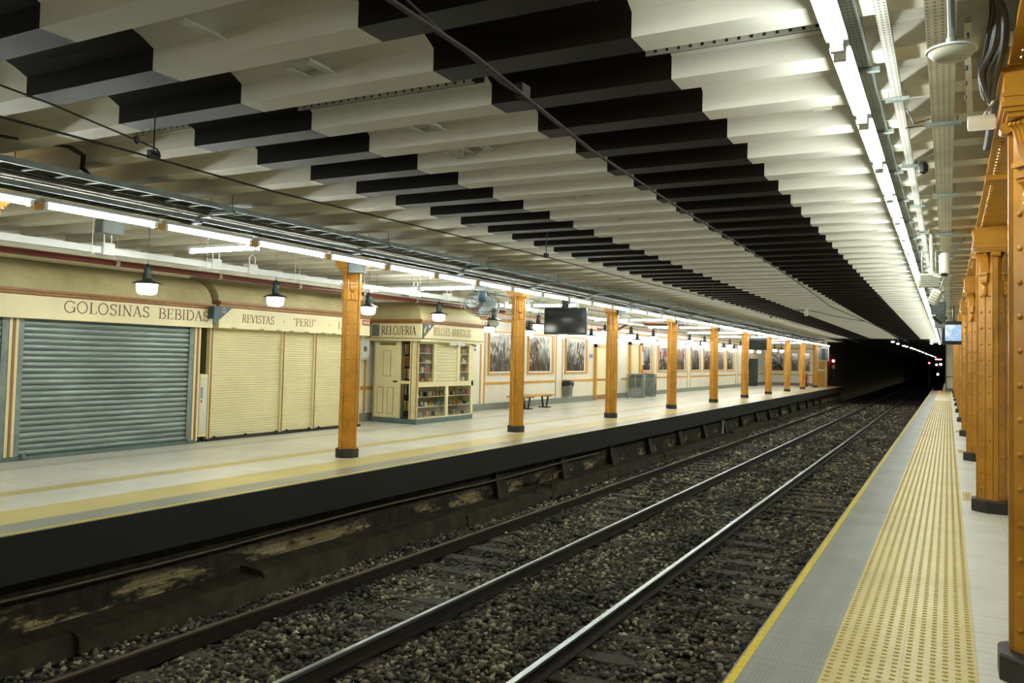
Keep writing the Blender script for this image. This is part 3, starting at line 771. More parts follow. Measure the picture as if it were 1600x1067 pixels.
# --- kiosk with cream shutters
k2 = thing('kiosk', 'cream magazine kiosk with three pale shutters and ochre lettering', 'kiosk', (-11.8, 12.8, 0))
def L2(mb): mb.v = [(x+11.8, y-12.8, z) for x, y, z in mb.v]; return mb
mb = MB(); mb.box(-12.55, -11.90, 10.62, 14.98, 0, 2.1); L2(mb).build('kiosk_body', 'olive', k2)
for a, b in ((10.68, 12.43), (12.51, 13.38), (13.46, 14.85)):
    mb = MB(); slats(mb, -11.86, a, b, .05, 2.06, .047, .014); L2(mb).build('shutter', 'shcream', k2)
for y in (10.60, 12.43, 13.38, 14.85):
    mb = MB(); mb.box(-11.89, -11.80, y, y+.08, .02, 2.06); L2(mb).build('mullion', 'cream', k2)
    mb = MB(); mb.box(-11.80, -11.79, y+.025, y+.055, .02, 2.06); L2(mb).build('post_stripe', 'brown', k2)
mb = MB(); mb.box(-11.89, -11.78, 10.6, 14.98, 0, .045); L2(mb).build('sill', 'black', k2)
mb = MB(); mb.box(-12.5, -11.6, 10.60, 14.98, 2.05, 2.42); L2(mb).build('sign_board', 'sign', k2)
mb = MB(); mb.extr([(-12.5, 2.42), (-11.6, 2.42), (-11.575, 2.44), (-11.575, 2.47), (-11.55, 2.50), (-11.55, 2.54), (-12.5, 2.54)], 'y', 10.58, 15.0); L2(mb).build('moulding', 'brown', k2)
mb = MB(); mb.smooth = True; qdome(mb, -12.5, -11.62, 10.60, 14.98, 2.54, 2.99, .68, False, False); mb.smooth = False
pr = [(-12.5, 2.54)]+[(-11.62-.68*(1-math.cos(PI/2*i/n)), 2.54+.45*math.sin(PI/2*i/n)) for i in range(n+1)]+[(-12.5, 2.99)]
mb.extr(pr, 'y', 14.97, 14.985); mb.extr(pr, 'y', 10.595, 10.61); L2(mb).build('domed_roof', 'creamdk', k2)
P2 = lambda y0_, z0_: (lambda u, v, tt: (-11.598+tt+11.8, y0_+u-12.8, z0_+v))
lettering('REVISTAS', .83, .155, P2(11.14, 2.17), 'lettering', 'letter2', k2)
lettering('.', .08, .2, P2(12.2, 2.15), 'lettering', 'letter2', k2)
lettering('"PERU"', .66, .155, P2(12.50, 2.17), 'lettering', 'letter2', k2)
lettering('.', .08, .2, P2(13.55, 2.14), 'lettering', 'letter2', k2)
lettering('LI', .22, .155, P2(13.86, 2.16), 'lettering', 'letter2', k2)
mb = MB(); mb.box(-11.60, -11.594, 14.7, 14.97, 2.28, 2.40); L2(mb).build('red_notice', 'red', k2)
mb = MB()
for j in range(3): mb.box(-11.594, -11.591, 14.73+j*.08, 14.78+j*.08, 2.31, 2.37)
L2(mb).build('notice_print', 'paper', k2)
for y in (10.9, 11.6, 12.05, 12.4, 12.85, 13.35, 13.7):
    mb = MB(); mb.box(-11.60, -11.585, y, y+.1, 2.052, 2.07); L2(mb).build('sign_clip', 'steel', k2)
for y in (10.75, 12.3, 12.6, 13.25, 13.55, 11.5):
    mb = MB(); mb.cyl((-11.79, y, .07), (-11.74, y, .07), .018, 8); L2(mb).build('shutter_lock', 'black', k2)

# --- corner watch kiosk
k3 = thing('kiosk', 'free-standing cream watch-repair kiosk with glazed shelves and hipped domed roof', 'kiosk', (-11.8, 17.5, 0))
def L3(mb): mb.v = [(x+11.8, y-17.5, z) for x, y, z in mb.v]; return mb
XF, YS, YE = -11.10, 16.20, 18.80
mb = MB(); mb.box(-12.42, XF, YS-.02, YE, 0, .12); L3(mb).build('base', 'greenbase', k3)
# body shell with openings left for the glazed cases: side panel, back, core
mb = MB(); mb.box(-12.40, -12.36, YS, YE, .12, 1.96); mb.box(-12.40, XF-.02, YE-.04, YE, .12, 1.96); mb.box(-12.38, XF-.30, YS+.30, YE-.05, .12, 1.94)
mb.box(-12.38, -11.62, YS, YS+.04, .12, 1.96); L3(mb).build('kiosk_body', 'cream', k3)
# door on the side facing the camera
mb = MB(); mb.box(-12.34, -11.66, YS-.03, YS, .14, 1.90); sd = L3(mb).build('side_door', 'cream', k3)
for a, b, c_, d in ((-12.24, -12.06, .22, .86), (-11.94, -11.76, .22, .86), (-12.08, -11.86, 1.12, 1.74)):
    mb = MB()
    for q in ((a, b, c_, c_+.012), (a, b, d-.012, d), (a, a+.012, c_, d), (b-.012, b, c_, d)): mb.box(q[0], q[1], YS-.036, YS-.03, q[2], q[3])
    mb.box(a+.02, b-.02, YS-.034, YS-.03, c_+.02, d-.02)
    L3(mb).build('door_panel', ['brown'], sd)
    mb = MB(); mb.box(a+.012, b-.012, YS-.038, YS-.031, c_+.012, d-.012); L3(mb).build('panel_field', 'cream', sd)
mb = MB(); mb.cyl((-11.70, YS-.03, 1.0), (-11.70, YS-.08, 1.0), .02, 8); mb.box(-11.75, -11.62, YS-.09, YS-.07, .99, 1.02); L3(mb).build('door_lock', 'black', sd)
mb = MB(); mb.box(-12.2, -11.72, YS-.034, YS-.03, 1.86, 1.93); L3(mb).build('door_vent', 'olive', sd)
# corner posts, rails, mullions
def cpost(x0, x1, y0, y1, z0=.12, z1=1.97, m='cream', nm='frame_post'):
    mb = MB(); mb.box(x0, x1, y0, y1, z0, z1); L3(mb).build(nm, m, k3)
cpost(XF-.06, XF, YS-.02, YS+.05); cpost(XF-.21, XF-.15, YS-.025, YS+.04); cpost(XF-.56, XF-.50, YS-.025, YS+.04); cpost(XF-.06, XF, YE-.10, YE)
cpost(XF-.15, XF-.06, YS-.01, YS+.03)
mb = MB(); mb.box(XF-.001, XF+.006, YS+.0, YS+.02, .12, 1.96); mb.box(XF-.02, XF-.0, YS-.026, YS-.02, .12, 1.96); mb.box(XF-.17, XF-.15, YS-.031, YS-.025, .12, 1.96); L3(mb).build('post_stripe', 'brown', k3)
cpost(XF-.05, XF, YS, YE, .88, 1.0, 'cream', 'mid_rail'); cpost(XF-.05, XF, YS, YE, .12, .15, 'cream', 'bottom_rail'); cpost(XF-.05, XF, YS, YE, 1.92, 1.97, 'cream', 'top_rail')
cpost(XF-.05, XF, 17.48, 17.58, .15, .88, 'cream', 'mullion'); cpost(XF-.05, XF, 16.90, 16.98, 1.0, 1.92, 'cream', 'mullion'); cpost(XF-.05, XF, 17.98, 18.12, 1.0, 1.92, 'cream', 'mullion'); cpost(XF-.05, XF, 18.56, 18.70, 1.0, 1.92, 'cream', 'mullion')
cpost(XF-.50, XF-.06, YS-.015, YS+.03, .95, 1.02, 'cream', 'mid_rail')
mb = MB(); slats(mb, XF-.035, 16.98, 17.98, 1.0, 1.92, .075, .012); L3(mb).build('roller_shutter', 'shcream', k3)
# shelves and goods
def case(y0, y1, z0, z1, nsh, seed):
    rd = random.Random(seed)
    mb = MB(); mb.box(XF-.27, XF-.26, y0, y1, z0, z1); L3(mb).build('case_back', 'olive', k3)
    mb = MB(); mb.box(XF-.022, XF-.016, y0, y1, z0, z1); L3(mb).build('glass_pane', 'glass', k3)
    for i in range(nsh):
        z = z0+(z1-z0)*i/nsh
        if i:
            mb = MB(); mb.box(XF-.255, XF-.035, y0, y1, z-.008, z+.006); L3(mb).build('shelf', 'offwhite', k3)
        y = y0+.02
        while y < y1-.06:
            w_ = rd.uniform(.03, .07); h = rd.uniform(.04, .13); d = rd.uniform(.05, .14)
            mb = MB(); zz = z+.008
            if rd.random() < .5: mb.smooth = True; mb.lathe([(w_*.45, 0), (w_*.5, h*.7), (w_*.2, h*.85), (w_*.2, h)], (XF-d-.04, y+w_/2, zz), 8)
            else: mb.bbox(XF-d-.04, XF-.05, y, y+w_, zz, zz+h, .004)
            o = mb.build('shop_item', rd.choice(['goods1', 'goods2', 'goods2', 'goods3', 'offwhite', 'black'])); 
            tag(o, 'small item on a shelf inside the watch-repair kiosk', 'goods', 'small goods in the kiosk cases'); y += w_+rd.uniform(.012, .05)
case(16.26, 16.90, 1.0, 1.92, 4, 1); case(18.12, 18.56, 1.0, 1.92, 4, 2); case(16.28, 17.48, .15, .88, 3, 3); case(17.58, 18.70, .15, .88, 3, 4)
# narrow side window with hanging straps
for z0, z1 in ((1.02, 1.92), (.15, .95)):
    mb = MB(); mb.box(XF-.50, XF-.21, YS+.16, YS+.17, z0, z1); L3(mb).build('case_back', 'black', k3)
    mb = MB(); mb.box(XF-.50, XF-.21, YS+.002, YS+.006, z0, z1); L3(mb).build('glass_pane', 'glass', k3)
    for r in range(3 if z0 > 1 else 2):
        zt = z1-.03-r*(z1-z0-.02)/(3 if z0 > 1 else 2)
        mb = MB(); mb.box(XF-.49, XF-.22, YS+.10, YS+.115, zt-.015, zt+.005); L3(mb).build('hanging_bar', 'goods1', k3)
        for j in range(8):
            x = XF-.47+j*.033
            mb = MB(); mb.box(x, x+.018, YS+.095, YS+.102, zt-.23, zt-.002); o = mb.build('watch_strap', random.choice(['goods2', 'goods3', 'offwhite', 'goods1', 'dk']))
            tag(o, 'watch strap hanging in the narrow side window of the corner kiosk', 'strap', 'watch straps in the side window')
# fascia sign on front and side
mb = MB(); mb.box(-12.45, -10.95, YS-.12, YE+.2, 1.97, 2.03); L3(mb).build('cornice', 'cream', k3)
mb = MB(); mb.box(-12.43, -10.96, YS-.10, YE+.18, 2.03, 2.39); L3(mb).build('sign_board', 'sign', k3)
mb = MB(); mb.box(-12.45, -10.93, YS-.13, YE+.21, 2.03, 2.045); L3(mb).build('sign_line', 'brownd', k3)
mb = MB()
for i, (e, z0, z1) in enumerate(((.0, 2.39, 2.42), (.025, 2.42, 2.45), (.05, 2.45, 2.49))): mb.box(-12.47, -10.94+e, YS-.12-e, YE+.2+e, z0, z1)
L3(mb).build('moulding', 'brown', k3)
mb = MB(); mb.smooth = True; qdome(mb, -12.45, -10.98, YS-.10, YE+.18, 2.49, 2.95, .62, True, True); L3(mb).build('domed_roof', 'creamdk', k3)
lettering('RELOJERIA', 1.02, .21, lambda u, v, tt: (-12.12+u+11.8, YS-.102-tt-17.5, 2.115+v), 'lettering', 'letter', k3)
lettering('RELOJES-ARREGLOS', 1.75, .19, lambda u, v, tt: (-10.958+tt+11.8, 16.62+u-17.5, 2.13+v), 'lettering', 'letterfade', k3)
mb = MB(); mb.box(-12.40, -12.18, YS-.106, YS-.10, 2.08, 2.36); L3(mb).build('sign_panel', 'grey', k3)
for y in (17.35, 17.75):
    mb = MB(); mb.box(XF+.14, XF+.16, y, y+.32, 1.90, 1.99); L3(mb).build('price_card', 'paper', k3)
mb = MB(); mb.add([(-10.955, 16.14, 2.39), (-10.955, 16.62, 2.39), (-10.955, 16.14, 2.03), (-10.93, 16.14, 2.39), (-10.93, 16.62, 2.39), (-10.93, 16.14, 2.03)], [(0,2,1),(3,4,5),(0,1,4,3),(1,2,5,4),(2,0,3,5)])
tri = tag(mb.build('corner_sign', 'blue'), 'dark triangular sign with yellow mark on the corner of the watch-repair kiosk', 'sign')
mb = MB(); mb.tube([(-10.925, 16.22+.03*math.cos(a*.5), 2.33-a*.02) for a in range(9)], .014, 6); mb.build('yellow_mark', 'yellow', tri)
mb = MB(); mb.cyl((-10.93, 16.40, 2.335), (-10.922, 16.40, 2.335), .038, 14); mb.build('sign_disc', 'paper', tri)

# triangle sign between the first two kiosks
mb = MB(); mb.add([(-11.46, 10.33, 2.43), (-11.46, 10.76, 2.43), (-11.46, 10.33, 2.09), (-11.43, 10.33, 2.43), (-11.43, 10.76, 2.43), (-11.43, 10.33, 2.09)], [(0,2,1),(3,4,5),(0,1,4,3),(1,2,5,4),(2,0,3,5)])
tri = tag(mb.build('triangular_sign', 'blue'), 'blue-grey triangular sign with a white number three between the first two kiosks', 'sign')
mb = MB(); mb.smooth = True; mb.tube([(-11.425, 10.545+.042*math.cos(2*PI*j/16), 2.36+.042*math.sin(2*PI*j/16)) for j in range(16)], .006, 5, True); mb.build('ring', 'paper', tri)
lettering('3', .032, .05, lambda u, v, tt: (-11.428+tt, 10.531+u, 2.335+v), 'numeral', 'paper', tri)
mb = MB(); mb.box(-11.6, -11.46, 10.34, 10.36, 2.2, 2.42); mb.build('bracket', 'blue', tri)
# narrow cabinet between kiosks
cb = thing('utility_cabinet', 'tall narrow cream cabinet with stickers squeezed between the first two kiosks', 'cabinet', (-11.76, 10.47, 0))
mb = MB(); mb.bbox(-.35, 0, -.1, .08, .1, 1.21, .008); mb.build('cabinet_body', 'cream', cb)
mb = MB(); mb.box(0, .008, -.085, .065, .14, 1.17); cd = mb.build('cabinet_door', 'offwhite', cb)
for s in (-.06, .04):
    mb = MB(); mb.box(-.06, -.02, s-.015, s+.015, 0, .1); mb.build('foot', 'black', cb)
mb = MB(); mb.box(.008, .010, -.08, -.04, .78, .98); mb.build('sticker', 'bluel', cd)
mb = MB(); mb.box(.008, .010, -.075, -.05, .70, .76); mb.build('sticker', 'red', cd)
# electrical box by the wall
eb = thing('meter_box', 'small grey-cream electrical box on the wall left of the watch-repair kiosk', 'box', (-12.6, 16.0, 1.5))
mb = MB(); mb.bbox(.0, .14, -.28, .12, 0, .52, .01); mb.build('box_body', 'offwhite', eb)
mb = MB(); mb.box(.14, .15, -.22, .06, .05, .46); bd = mb.build('box_door', 'white', eb); mb = MB(); mb.smooth = True; mb.cyl((.15, -.08, .26), (.16, -.08, .26), .07, 14); mb.build('dial', 'grey', bd)
mb = MB(); mb.cyl((.07, 0, .52), (.07, 0, 1.2), .015, 8); mb.build('conduit', 'offwhite', eb)

# ================================================================ PICTURES ON THE WALL
PAN = [(22.2, 24.35), (24.9, 26.98), (28.0, 30.1), (36.75, 38.2), (39.15, 41.1), (41.7, 43.95), (45.0, 47.0), (47.6, 49.8), (50.7, 52.8), (53.3, 55.4), (58.8, 61.2)]
for i, (a, b) in enumerate(PAN):
    t = thing('wall_picture', 'black and white mural in an ochre frame on the tiled wall, %s from the left' % nth(i+1), 'picture', (-12.6, (a+b)/2, 1.08), group='framed mural panels of the left wall')
    h = (b-a)/2; H = 1.38 if i < 3 else 1.36
    mb = MB(); mb.box(0, .05, -h, h, 0, .06); mb.box(0, .05, -h, h, H-.05, H); mb.box(0, .05, -h, -h+.05, .06, H-.05); mb.box(0, .05, h-.20, h, .06, H-.05); mb.build('outer_frame', 'orange', t)
    mb = MB(); mb.box(0, .03, -h+.05, h-.20, .06, .10); mb.box(0, .03, -h+.05, h-.20, H-.09, H-.05); mb.box(0, .03, -h+.05, -h+.07, .10, H-.09); mb.box(0, .03, h-.30, h-.20, .10, H-.09); mb.build('inner_frame', 'white', t)
    mb = MB(); mb.box(0, .015, -h+.07, h-.30, .10, H-.09); mb.build('mural', mural_mat('mural_%d' % i, i+1), t)
for i, (a, b) in enumerate(((-12.35, -11.2), (-10.65, -10.1), (-9.95, -9.25))):
    t = thing('wall_picture', ('large black and white mural at the left on the end wall', 'narrow black and white mural in the middle of the end wall', 'black and white mural with pale oval at the right of the end wall')[i], 'picture', ((a+b)/2, 66, 1.08))
    h = (b-a)/2; H = 1.45
    mb = MB(); mb.box(-h, h, -.04, 0, 0, .06); mb.box(-h, h, -.04, 0, H-.05, H); mb.box(-h, -h+.05, -.04, 0, .06, H-.05); mb.box(h-.05, h, -.04, 0, .06, H-.05); mb.build('outer_frame', 'orange', t)
    mb = MB(); mb.box(-h+.05, h-.05, -.02, 0, .06, H-.05); mb.build('mural', mural_mat('mural_end_%d' % i, i+20), t)
# papers between the doors
t = thing('notice_board', 'white notice sheet on the wall above a red poster past the second door', 'notice', (-12.58, 37.0-.35, 1.42))
mb = MB(); mb.box(0, .02, -.25, .25, 0, .6); mb.build('sheet', 'paper', t); mb = MB(); mb.box(.02, .024, -.18, .18, .08, .52); mb.build('print', 'traylight', t)
t = thing('red_poster', 'red poster on the wall behind the ticket gates', 'poster', (-12.58, 36.6, .45))
mb = MB(); mb.box(0, .02, -.25, .25, 0, .75); mb.build('sheet', 'red', t); mb = MB(); mb.box(.02, .024, -.15, .15, .1, .2); mb.build('print', 'paper', t)
t = thing('wall_sign', 'tiny grey sign on the wall right of the watch-repair kiosk', 'sign', (-12.58, 21.35, 1.75))
mb = MB(); mb.box(0, .015, -.09, .09, 0, .3); mb.build('plate', 'paper', t); mb = MB(); mb.box(.015, .018, -.05, .05, .06, .13); mb.box(.015, .018, -.05, .05, .17, .24); mb.build('print', 'dk', t)
t = thing('door_sign', 'small pale blue sign on the wall left of the first door', 'sign', (-12.58, 30.5, 1.7))
mb = MB(); mb.box(0, .015, -.15, .15, 0, .14); mb.build('plate', 'bluel', t)

# ================================================================ PLATFORM FURNITURE
bn = thing('bench', 'bench with ochre slatted seat and black trapezoid legs behind the second column', 'bench', (-11.9, 23.9, 0))
mb = MB()
for i in range(4): mb.bbox(-.21+i*.108, -.21+i*.108+.095, -1.35, 1.35, .40, .445, .006)
mb.build('seat', 'benchwood', bn)
for y in (-.35, 1.0):
    mb = MB()
    for x in (-.0,):
        mb.tube([(x, y-.24, .40), (x, y-.12, .02), (x, y+.12, .02), (x, y+.24, .40)], .034, 4)
    mb.box(-.18, .16, y-.14, y+.14, 0, .03); mb.box(-.18, .16, y-.26, y+.26, .37, .40); mb.build('leg', 'black', bn)
tb = thing('litter_bin', 'grey wall-mounted litter bin with black bag folded over its rim', 'bin', (-12.45, 27.95, .25))
mb = MB(); P = [(-.12, -.17), (.16, -.17), (.18, -.1), (.18, .1), (.16, .17), (-.12, .17)]
n = 6; mb.add([(x*.86, y*.86, 0) for x, y in P]+[(x, y, .48) for x, y in P], [tuple(range(n-1, -1, -1))]+[(i, (i+1) % n, n+(i+1) % n, n+i) for i in range(n)]+[tuple(range(n, 2*n))]); mb.build('bin_body', 'grey', tb)
mb = MB(); mb.add([(x*1.12, y*1.12, .36+.05*((i*7) % 3)) for i, (x, y) in enumerate(P)]+[(x*1.15, y*1.15, .5) for x, y in P]+[(x*.9, y*.9, .58) for x, y in P], [(i, (i+1) % n, n+(i+1) % n, n+i) for i in range(n)]+[(n+i, n+(i+1) % n, 2*n+(i+1) % n, 2*n+i) for i in range(n)]+[tuple(range(2*n, 3*n))]); mb.build('bin_bag', 'black', tb)
mb = MB(); mb.box(-.15, -.11, -.05, .05, .2, .4); mb.build('wall_bracket', 'steel', tb)
# ticket gates
gb = thing('glass_barrier', 'low glass barrier with steel posts left of the ticket gates', 'barrier', (-11.9, 33.9, 0))
for y in (-.95, 0, .95):
    mb = MB(); mb.smooth = True; mb.cyl((0, y, 0), (0, y, 1.05), .025, 10); mb.build('barrier_post', 'steel', gb)
for y in (-.475, .475):
    mb = MB(); mb.box(-.006, .006, y-.45, y+.45, .12, .98); mb.build('glass_pane', 'glass', gb)
mb = MB(); mb.smooth = True; mb.cyl((0, -.95, 1.05), (0, .95, 1.05), .02, 8); mb.cyl((0, -.95, .1), (0, .95, .1), .015, 8); mb.build('barrier_rail', 'steel', gb)
for i, y in enumerate((35.1, 36.6)):
    g = thing('ticket_gate', ('steel ticket gate with blue arrow light beside the glass barrier', 'steel ticket gate, the right-hand one nearer the fourth column')[i], 'turnstile', (-11.95, y, 0))
    mb = MB(); mb.bbox(-.55, .1, -.28, .02, 0, .95, .03); mb.build('gate_cabinet', 'steel', g)
    mb = MB(); mb.extr([(-.3, .95), (.06, .95), (.06, 1.0), (-.3, 1.05)], 'x', -.5, .08); mb.build('gate_top', 'grey', g)
    mb = MB(); mb.smooth = True
    for a in range(3): mb.cyl((-.2, .02, .8), (-.2+.35*math.cos(a*2.09+.3), .3, .8+.35*math.sin(a*2.09+.3)), .016, 8)
    mb.lathe([(.05, 0), (.05, .05)], (-.2, .02, .77), 10); mb.build('tripod_arm', 'steel', g)
    mb = MB(); mb.box(.1, .106, -.18, -.08, .68, .78); mb.build('indicator', 'bluel', g)
    mb = MB(); mb.box(.1, .104, -.24, -.02, .1, .6); mb.build('service_panel', 'dk' if i else 'grey', g)
dc = thing('metal_locker', 'tall dark green-grey metal locker in the far corner of the left platform', 'cabinet', (-12.1, 60.4, 0))
mb = MB(); mb.bbox(-.45, .0, -.35, .35, .05, 1.95, .01); mb.build('locker_body', 'dk', dc)
mb = MB(); mb.box(0, .012, -.33, .33, .08, 1.92); ld = mb.build('locker_door', 'dk', dc); mb = MB(); mb.box(.012, .03, .22, .25, .9, 1.1); mb.build('handle', 'steel', ld)
mb = MB(); mb.box(-.43, -.02, -.33, .33, 0, .05); mb.build('locker_base', 'black', dc)
fe = thing('fire_extinguisher', 'red fire extinguisher on a wheeled frame near the last column', 'extinguisher', (-9.15, 62.6, 0))
mb = MB(); mb.smooth = True; mb.lathe([(.13, .08), (.14, .12), (.14, .72), (.10, .80), (.04, .84), (.035, .9)], n=18); mb.build('cylinder', 'red', fe)
mb = MB(); mb.box(-.03, .09, -.02, .02, .9, .95); mb.build('valve', 'black', fe)
mb = MB(); mb.smooth = True; mb.tube([(.05, 0, .93), (.22, 0, .85), (.26, 0, .5), (.24, 0, .2)], .015, 8); mb.build('hose', 'black', fe)
for s in (-1, 1):
    mb = MB(); mb.cyl((.1, s*.16, .1), (.1, s*.2, .1), .1, 16); mb.build('wheel', 'black', fe)
mb = MB(); mb.tube([(.1, -.16, .1), (.17, -.14, .5), (.17, -.12, 1.0), (.17, .12, 1.0), (.17, .14, .5), (.1, .16, .1)], .012, 6); mb.build('trolley_frame', 'black', fe)
# red and white warning board on the far wall
wb = thing('warning_board', 'white board with red diagonal stripes on the end wall', 'sign', (-10.86, 65.98, .95))
mb = MB(); mb.box(-.16, .16, -.03, 0, 0, 1.6); mb.build('board', 'paper', wb)
mb = MB()
for z in (.1, .42): mb.add([(-.15, -.035, z), (-.15, -.035, z+.14), (.15, -.035, z+.34), (.15, -.035, z+.2), (-.15, -.03, z), (-.15, -.03, z+.14), (.15, -.03, z+.34), (.15, -.03, z+.2)], [(0,1,2,3),(7,6,5,4),(0,4,5,1),(1,5,6,2),(2,6,7,3),(3,7,4,0)])
mb.build('stripes', 'red', wb)

# ================================================================ SCREENS, FANS, SPEAKERS
def tv(name, label, loc, rz, W, H, back='screenframe', face='screen', tilt=0):
    t = thing(name, label, 'screen', loc, rz)
    mb = MB(); mb.bbox(-W/2, W/2, 0, .07, -H/2, H/2, .008); mb.build('case', back, t)
    mb = MB(); mb.box(-W/2+.025, W/2-.025, -.008, 0, -H/2+.05, H/2-.025); mb.build('screen', face, t)
    mb = MB(); mb.box(-.14, .14, .07, .11, -.12, .12); mb.tube([(0, .1, 0), (0, .14, H/2+.05), (0, .12, 3.34-loc[2])], .03, 8); mb.build('bracket', 'dk', t)
    return t
t = tv('television', 'large dark hanging television screen in front of the left lamp row', (-8.57, 19.0, 2.59), .0, 1.17, .68)
mb = MB(); mb.extr([(-.12, .33), (.1, .33), (.04, .6), (-.08, .6)], 'y', .02, .12); mb.build('mount_plate', 'dk', t)
mb = MB()
for j in range(5): mb.box(.16+j*.06, .21+j*.06, .0, .01, .56-j*.085, .64-j*.085)
mb.build('label_strip', 'paper', t)
tv('television', 'tilted dark television seen edge-on between two far left columns', (-8.45, 42.4, 2.63), .75, 1.0, .68)
t = thing('television', 'framed dark screen hanging at the far end of the left platform', 'screen', (-7.82, 62.0, 2.38))
mb = MB(); mb.box(-.36, .36, 0, .06, -.46, .46); mb.build('case', 'offwhite', t); mb = MB(); mb.box(-.33, .33, -.01, 0, -.43, .43); mb.build('screen', 'screen', t)
mb = MB(); mb.cyl((0, .03, .46), (0, .03, .96), .02, 8); mb.build('bracket', 'steel', t)
# monitor on the right with lit picture
t = thing('platform_monitor', 'lit white-blue platform monitor in black case beside the right columns', 'screen', (.13, 25.5, 2.62))
mb = MB(); mb.bbox(-.28, .28, 0, .22, -.34, .30, .02); mb.build('case', 'screenframe', t)
k_ = N('monitor_picture'); v_ = k_.co(); f_ = k_.mr(k_.noise(v_, 5, 3), .4, .6)
k_.l(k_.mix(f_, (.9, .97, 1), (.35, .6, .85)), k_.b.inputs['Emission Color']); k_.b.inputs['Emission Strength'].default_value = .42; k_.b.inputs['Base Color'].default_value = (.05, .06, .07, 1)
mb = MB(); mb.box(-.20, .20, -.01, 0, -.24, .20); mb.build('screen', k_.m, t)
mb = MB(); mb.smooth = True; mb.cyl((0, .1, .29), (0, .1, .88), .025, 10); mb.build('bracket', 'dk', t)

def cage_fan(name, label, loc, Rm, r):
    t = thing(name, label, 'fan', loc)
    t.rotation_mode = 'QUATERNION'; t.rotation_quaternion = Rm.to_quaternion()
    mb = MB(); mb.smooth = True
    for z, rr in ((.0, r), (.06, r*.97), (-.06, r*.97), (.1, r*.6), (-.1, r*.6)):
        mb.tube([(rr*math.cos(2*PI*j/28), rr*math.sin(2*PI*j/28), z) for j in range(28)], .006, 5, True)
    for j in range(40):
        a = 2*PI*j/40; c, s = math.cos(a), math.sin(a)
        mb.tube([(.06*c, .06*s, .12), (r*.6*c, r*.6*s, .1), (r*.97*c, r*.97*s, .06), (r*.97*c, r*.97*s, -.06), (r*.6*c, r*.6*s, -.1), (.06*c, .06*s, -.12)], .0028, 4)
    mb.build('cage', 'dk', t)
    for q in range(4):
        a0 = q*PI/2; mb = MB(); V = []; nn = 6
        for i in range(nn+1):
            rr = .05+(r*.86-.05)*i/nn; w_ = .35+.25*math.sin(PI*i/nn)
            for s in (-1, 1): V.append((rr*math.cos(a0+s*w_), rr*math.sin(a0+s*w_), s*.035))
        for i in range(nn+1):
            rr = .05+(r*.86-.05)*i/nn; w_ = .35+.25*math.sin(PI*i/nn)
            for s in (-1, 1): V.append((rr*math.cos(a0+s*w_), rr*math.sin(a0+s*w_), s*.035-.004))
        o = 2*(nn+1); fs = []
        for i in range(nn): fs += [(2*i, 2*i+1, 2*i+3, 2*i+2), (o+2*i+2, o+2*i+3, o+2*i+1, o+2*i), (2*i, 2*i+2, o+2*i+2, o+2*i), (2*i+1, o+2*i+1, o+2*i+3, 2*i+3)]
        mb.add(V, fs+[(0, o, o+1, 1), (2*nn, 2*nn+1, o+2*nn+1, o+2*nn)]); mb.build('blade', 'steel', t)
    mb = MB(); mb.smooth = True; mb.lathe([(.0, -.30), (.07, -.29), (.085, -.26), (.085, -.1), (.06, -.06), (.05, .04), (0, .05)], n=18); mb.build('motor', 'blue', t)
    return t
fd = Vector((-.35, .55, -.8)).normalized()     # axis the fan faces
a_ = fd.orthogonal().normalized(); Rm = Matrix((a_, fd.cross(a_), fd)).transposed()
fc = Vector((-8.29, 14.3, 2.70))
ft = cage_fan('cage_fan', 'large grey cage fan hanging tilted from the girder left of the second column', fc, Rm, .36)
bk = MB(); bk.tube([(-8.36, 14.5, 2.86), (-8.42, 14.6, 3.0), (-8.42, 14.55, 3.26)], .028, 8); bk.box(-8.5, -8.3, 14.42, 14.66, 2.98, 3.1)
o = bk.build('fan_bracket', 'dk'); o.parent = ft; o.matrix_parent_inverse = (Matrix.Translation(fc) @ Rm.to_4x4()).inverted()
fd = Vector((.9, -.4, -.1)).normalized(); a_ = fd.orthogonal().normalized(); Rm = Matrix((a_, fd.cross(a_), fd)).transposed()
fc = Vector((-12.15, 24.1, 2.62)); ft = cage_fan('cage_fan', 'small black wall fan right of the second column', fc, Rm, .24)
bk = MB(); bk.tube([(-12.3, 24.17, 2.62), (-12.59, 24.2, 2.62)], .025, 8); o = bk.build('fan_bracket', 'black'); o.parent = ft; o.matrix_parent_inverse = (Matrix.Translation(fc) @ Rm.to_4x4()).inverted()

def box_speaker(label, c, size, rz, rod=True, m='dk'):
    t = thing('box_speaker', label, 'speaker', c, rz); a, b, h = size
    mb = MB(); mb.bbox(-a/2, a/2, -b/2, b/2, -h/2, h/2, .012); mb.build('cabinet', m, t)
    mb = MB()
    for j in range(5): mb.box(-a/2+.02, a/2-.02, -b/2-.006, -b/2, -h/2+.02+j*(h-.03)/5, -h/2+.02+j*(h-.03)/5+.012)
    mb.build('grille', 'grey', t)
    if rod:
        mb = MB()
        for s in (-1, 1): mb.cyl((s*a/3, 0, h/2-.005), (s*a/3, 0, 3.57-c[2]), .008, 6)
        mb.build('hanger', 'steel', t)
    return t
box_speaker('grey metal box hanging above the first kiosk near the left edge', (-9.2, 6.62, 3.14), (.17, .30, .17), 0, True, 'grey')
SP = [(10.15, 'first'), (21.9, 'third'), (27.6, 'fourth'), (33.5, 'fifth')]
for y, w_ in SP:
    box_speaker('dark grey box speaker in front of the capital of the %s whole left column' % w_, (-8.1, y-.05, 2.98 if y < 12 else 3.0), (.26, .22, .19), .5)
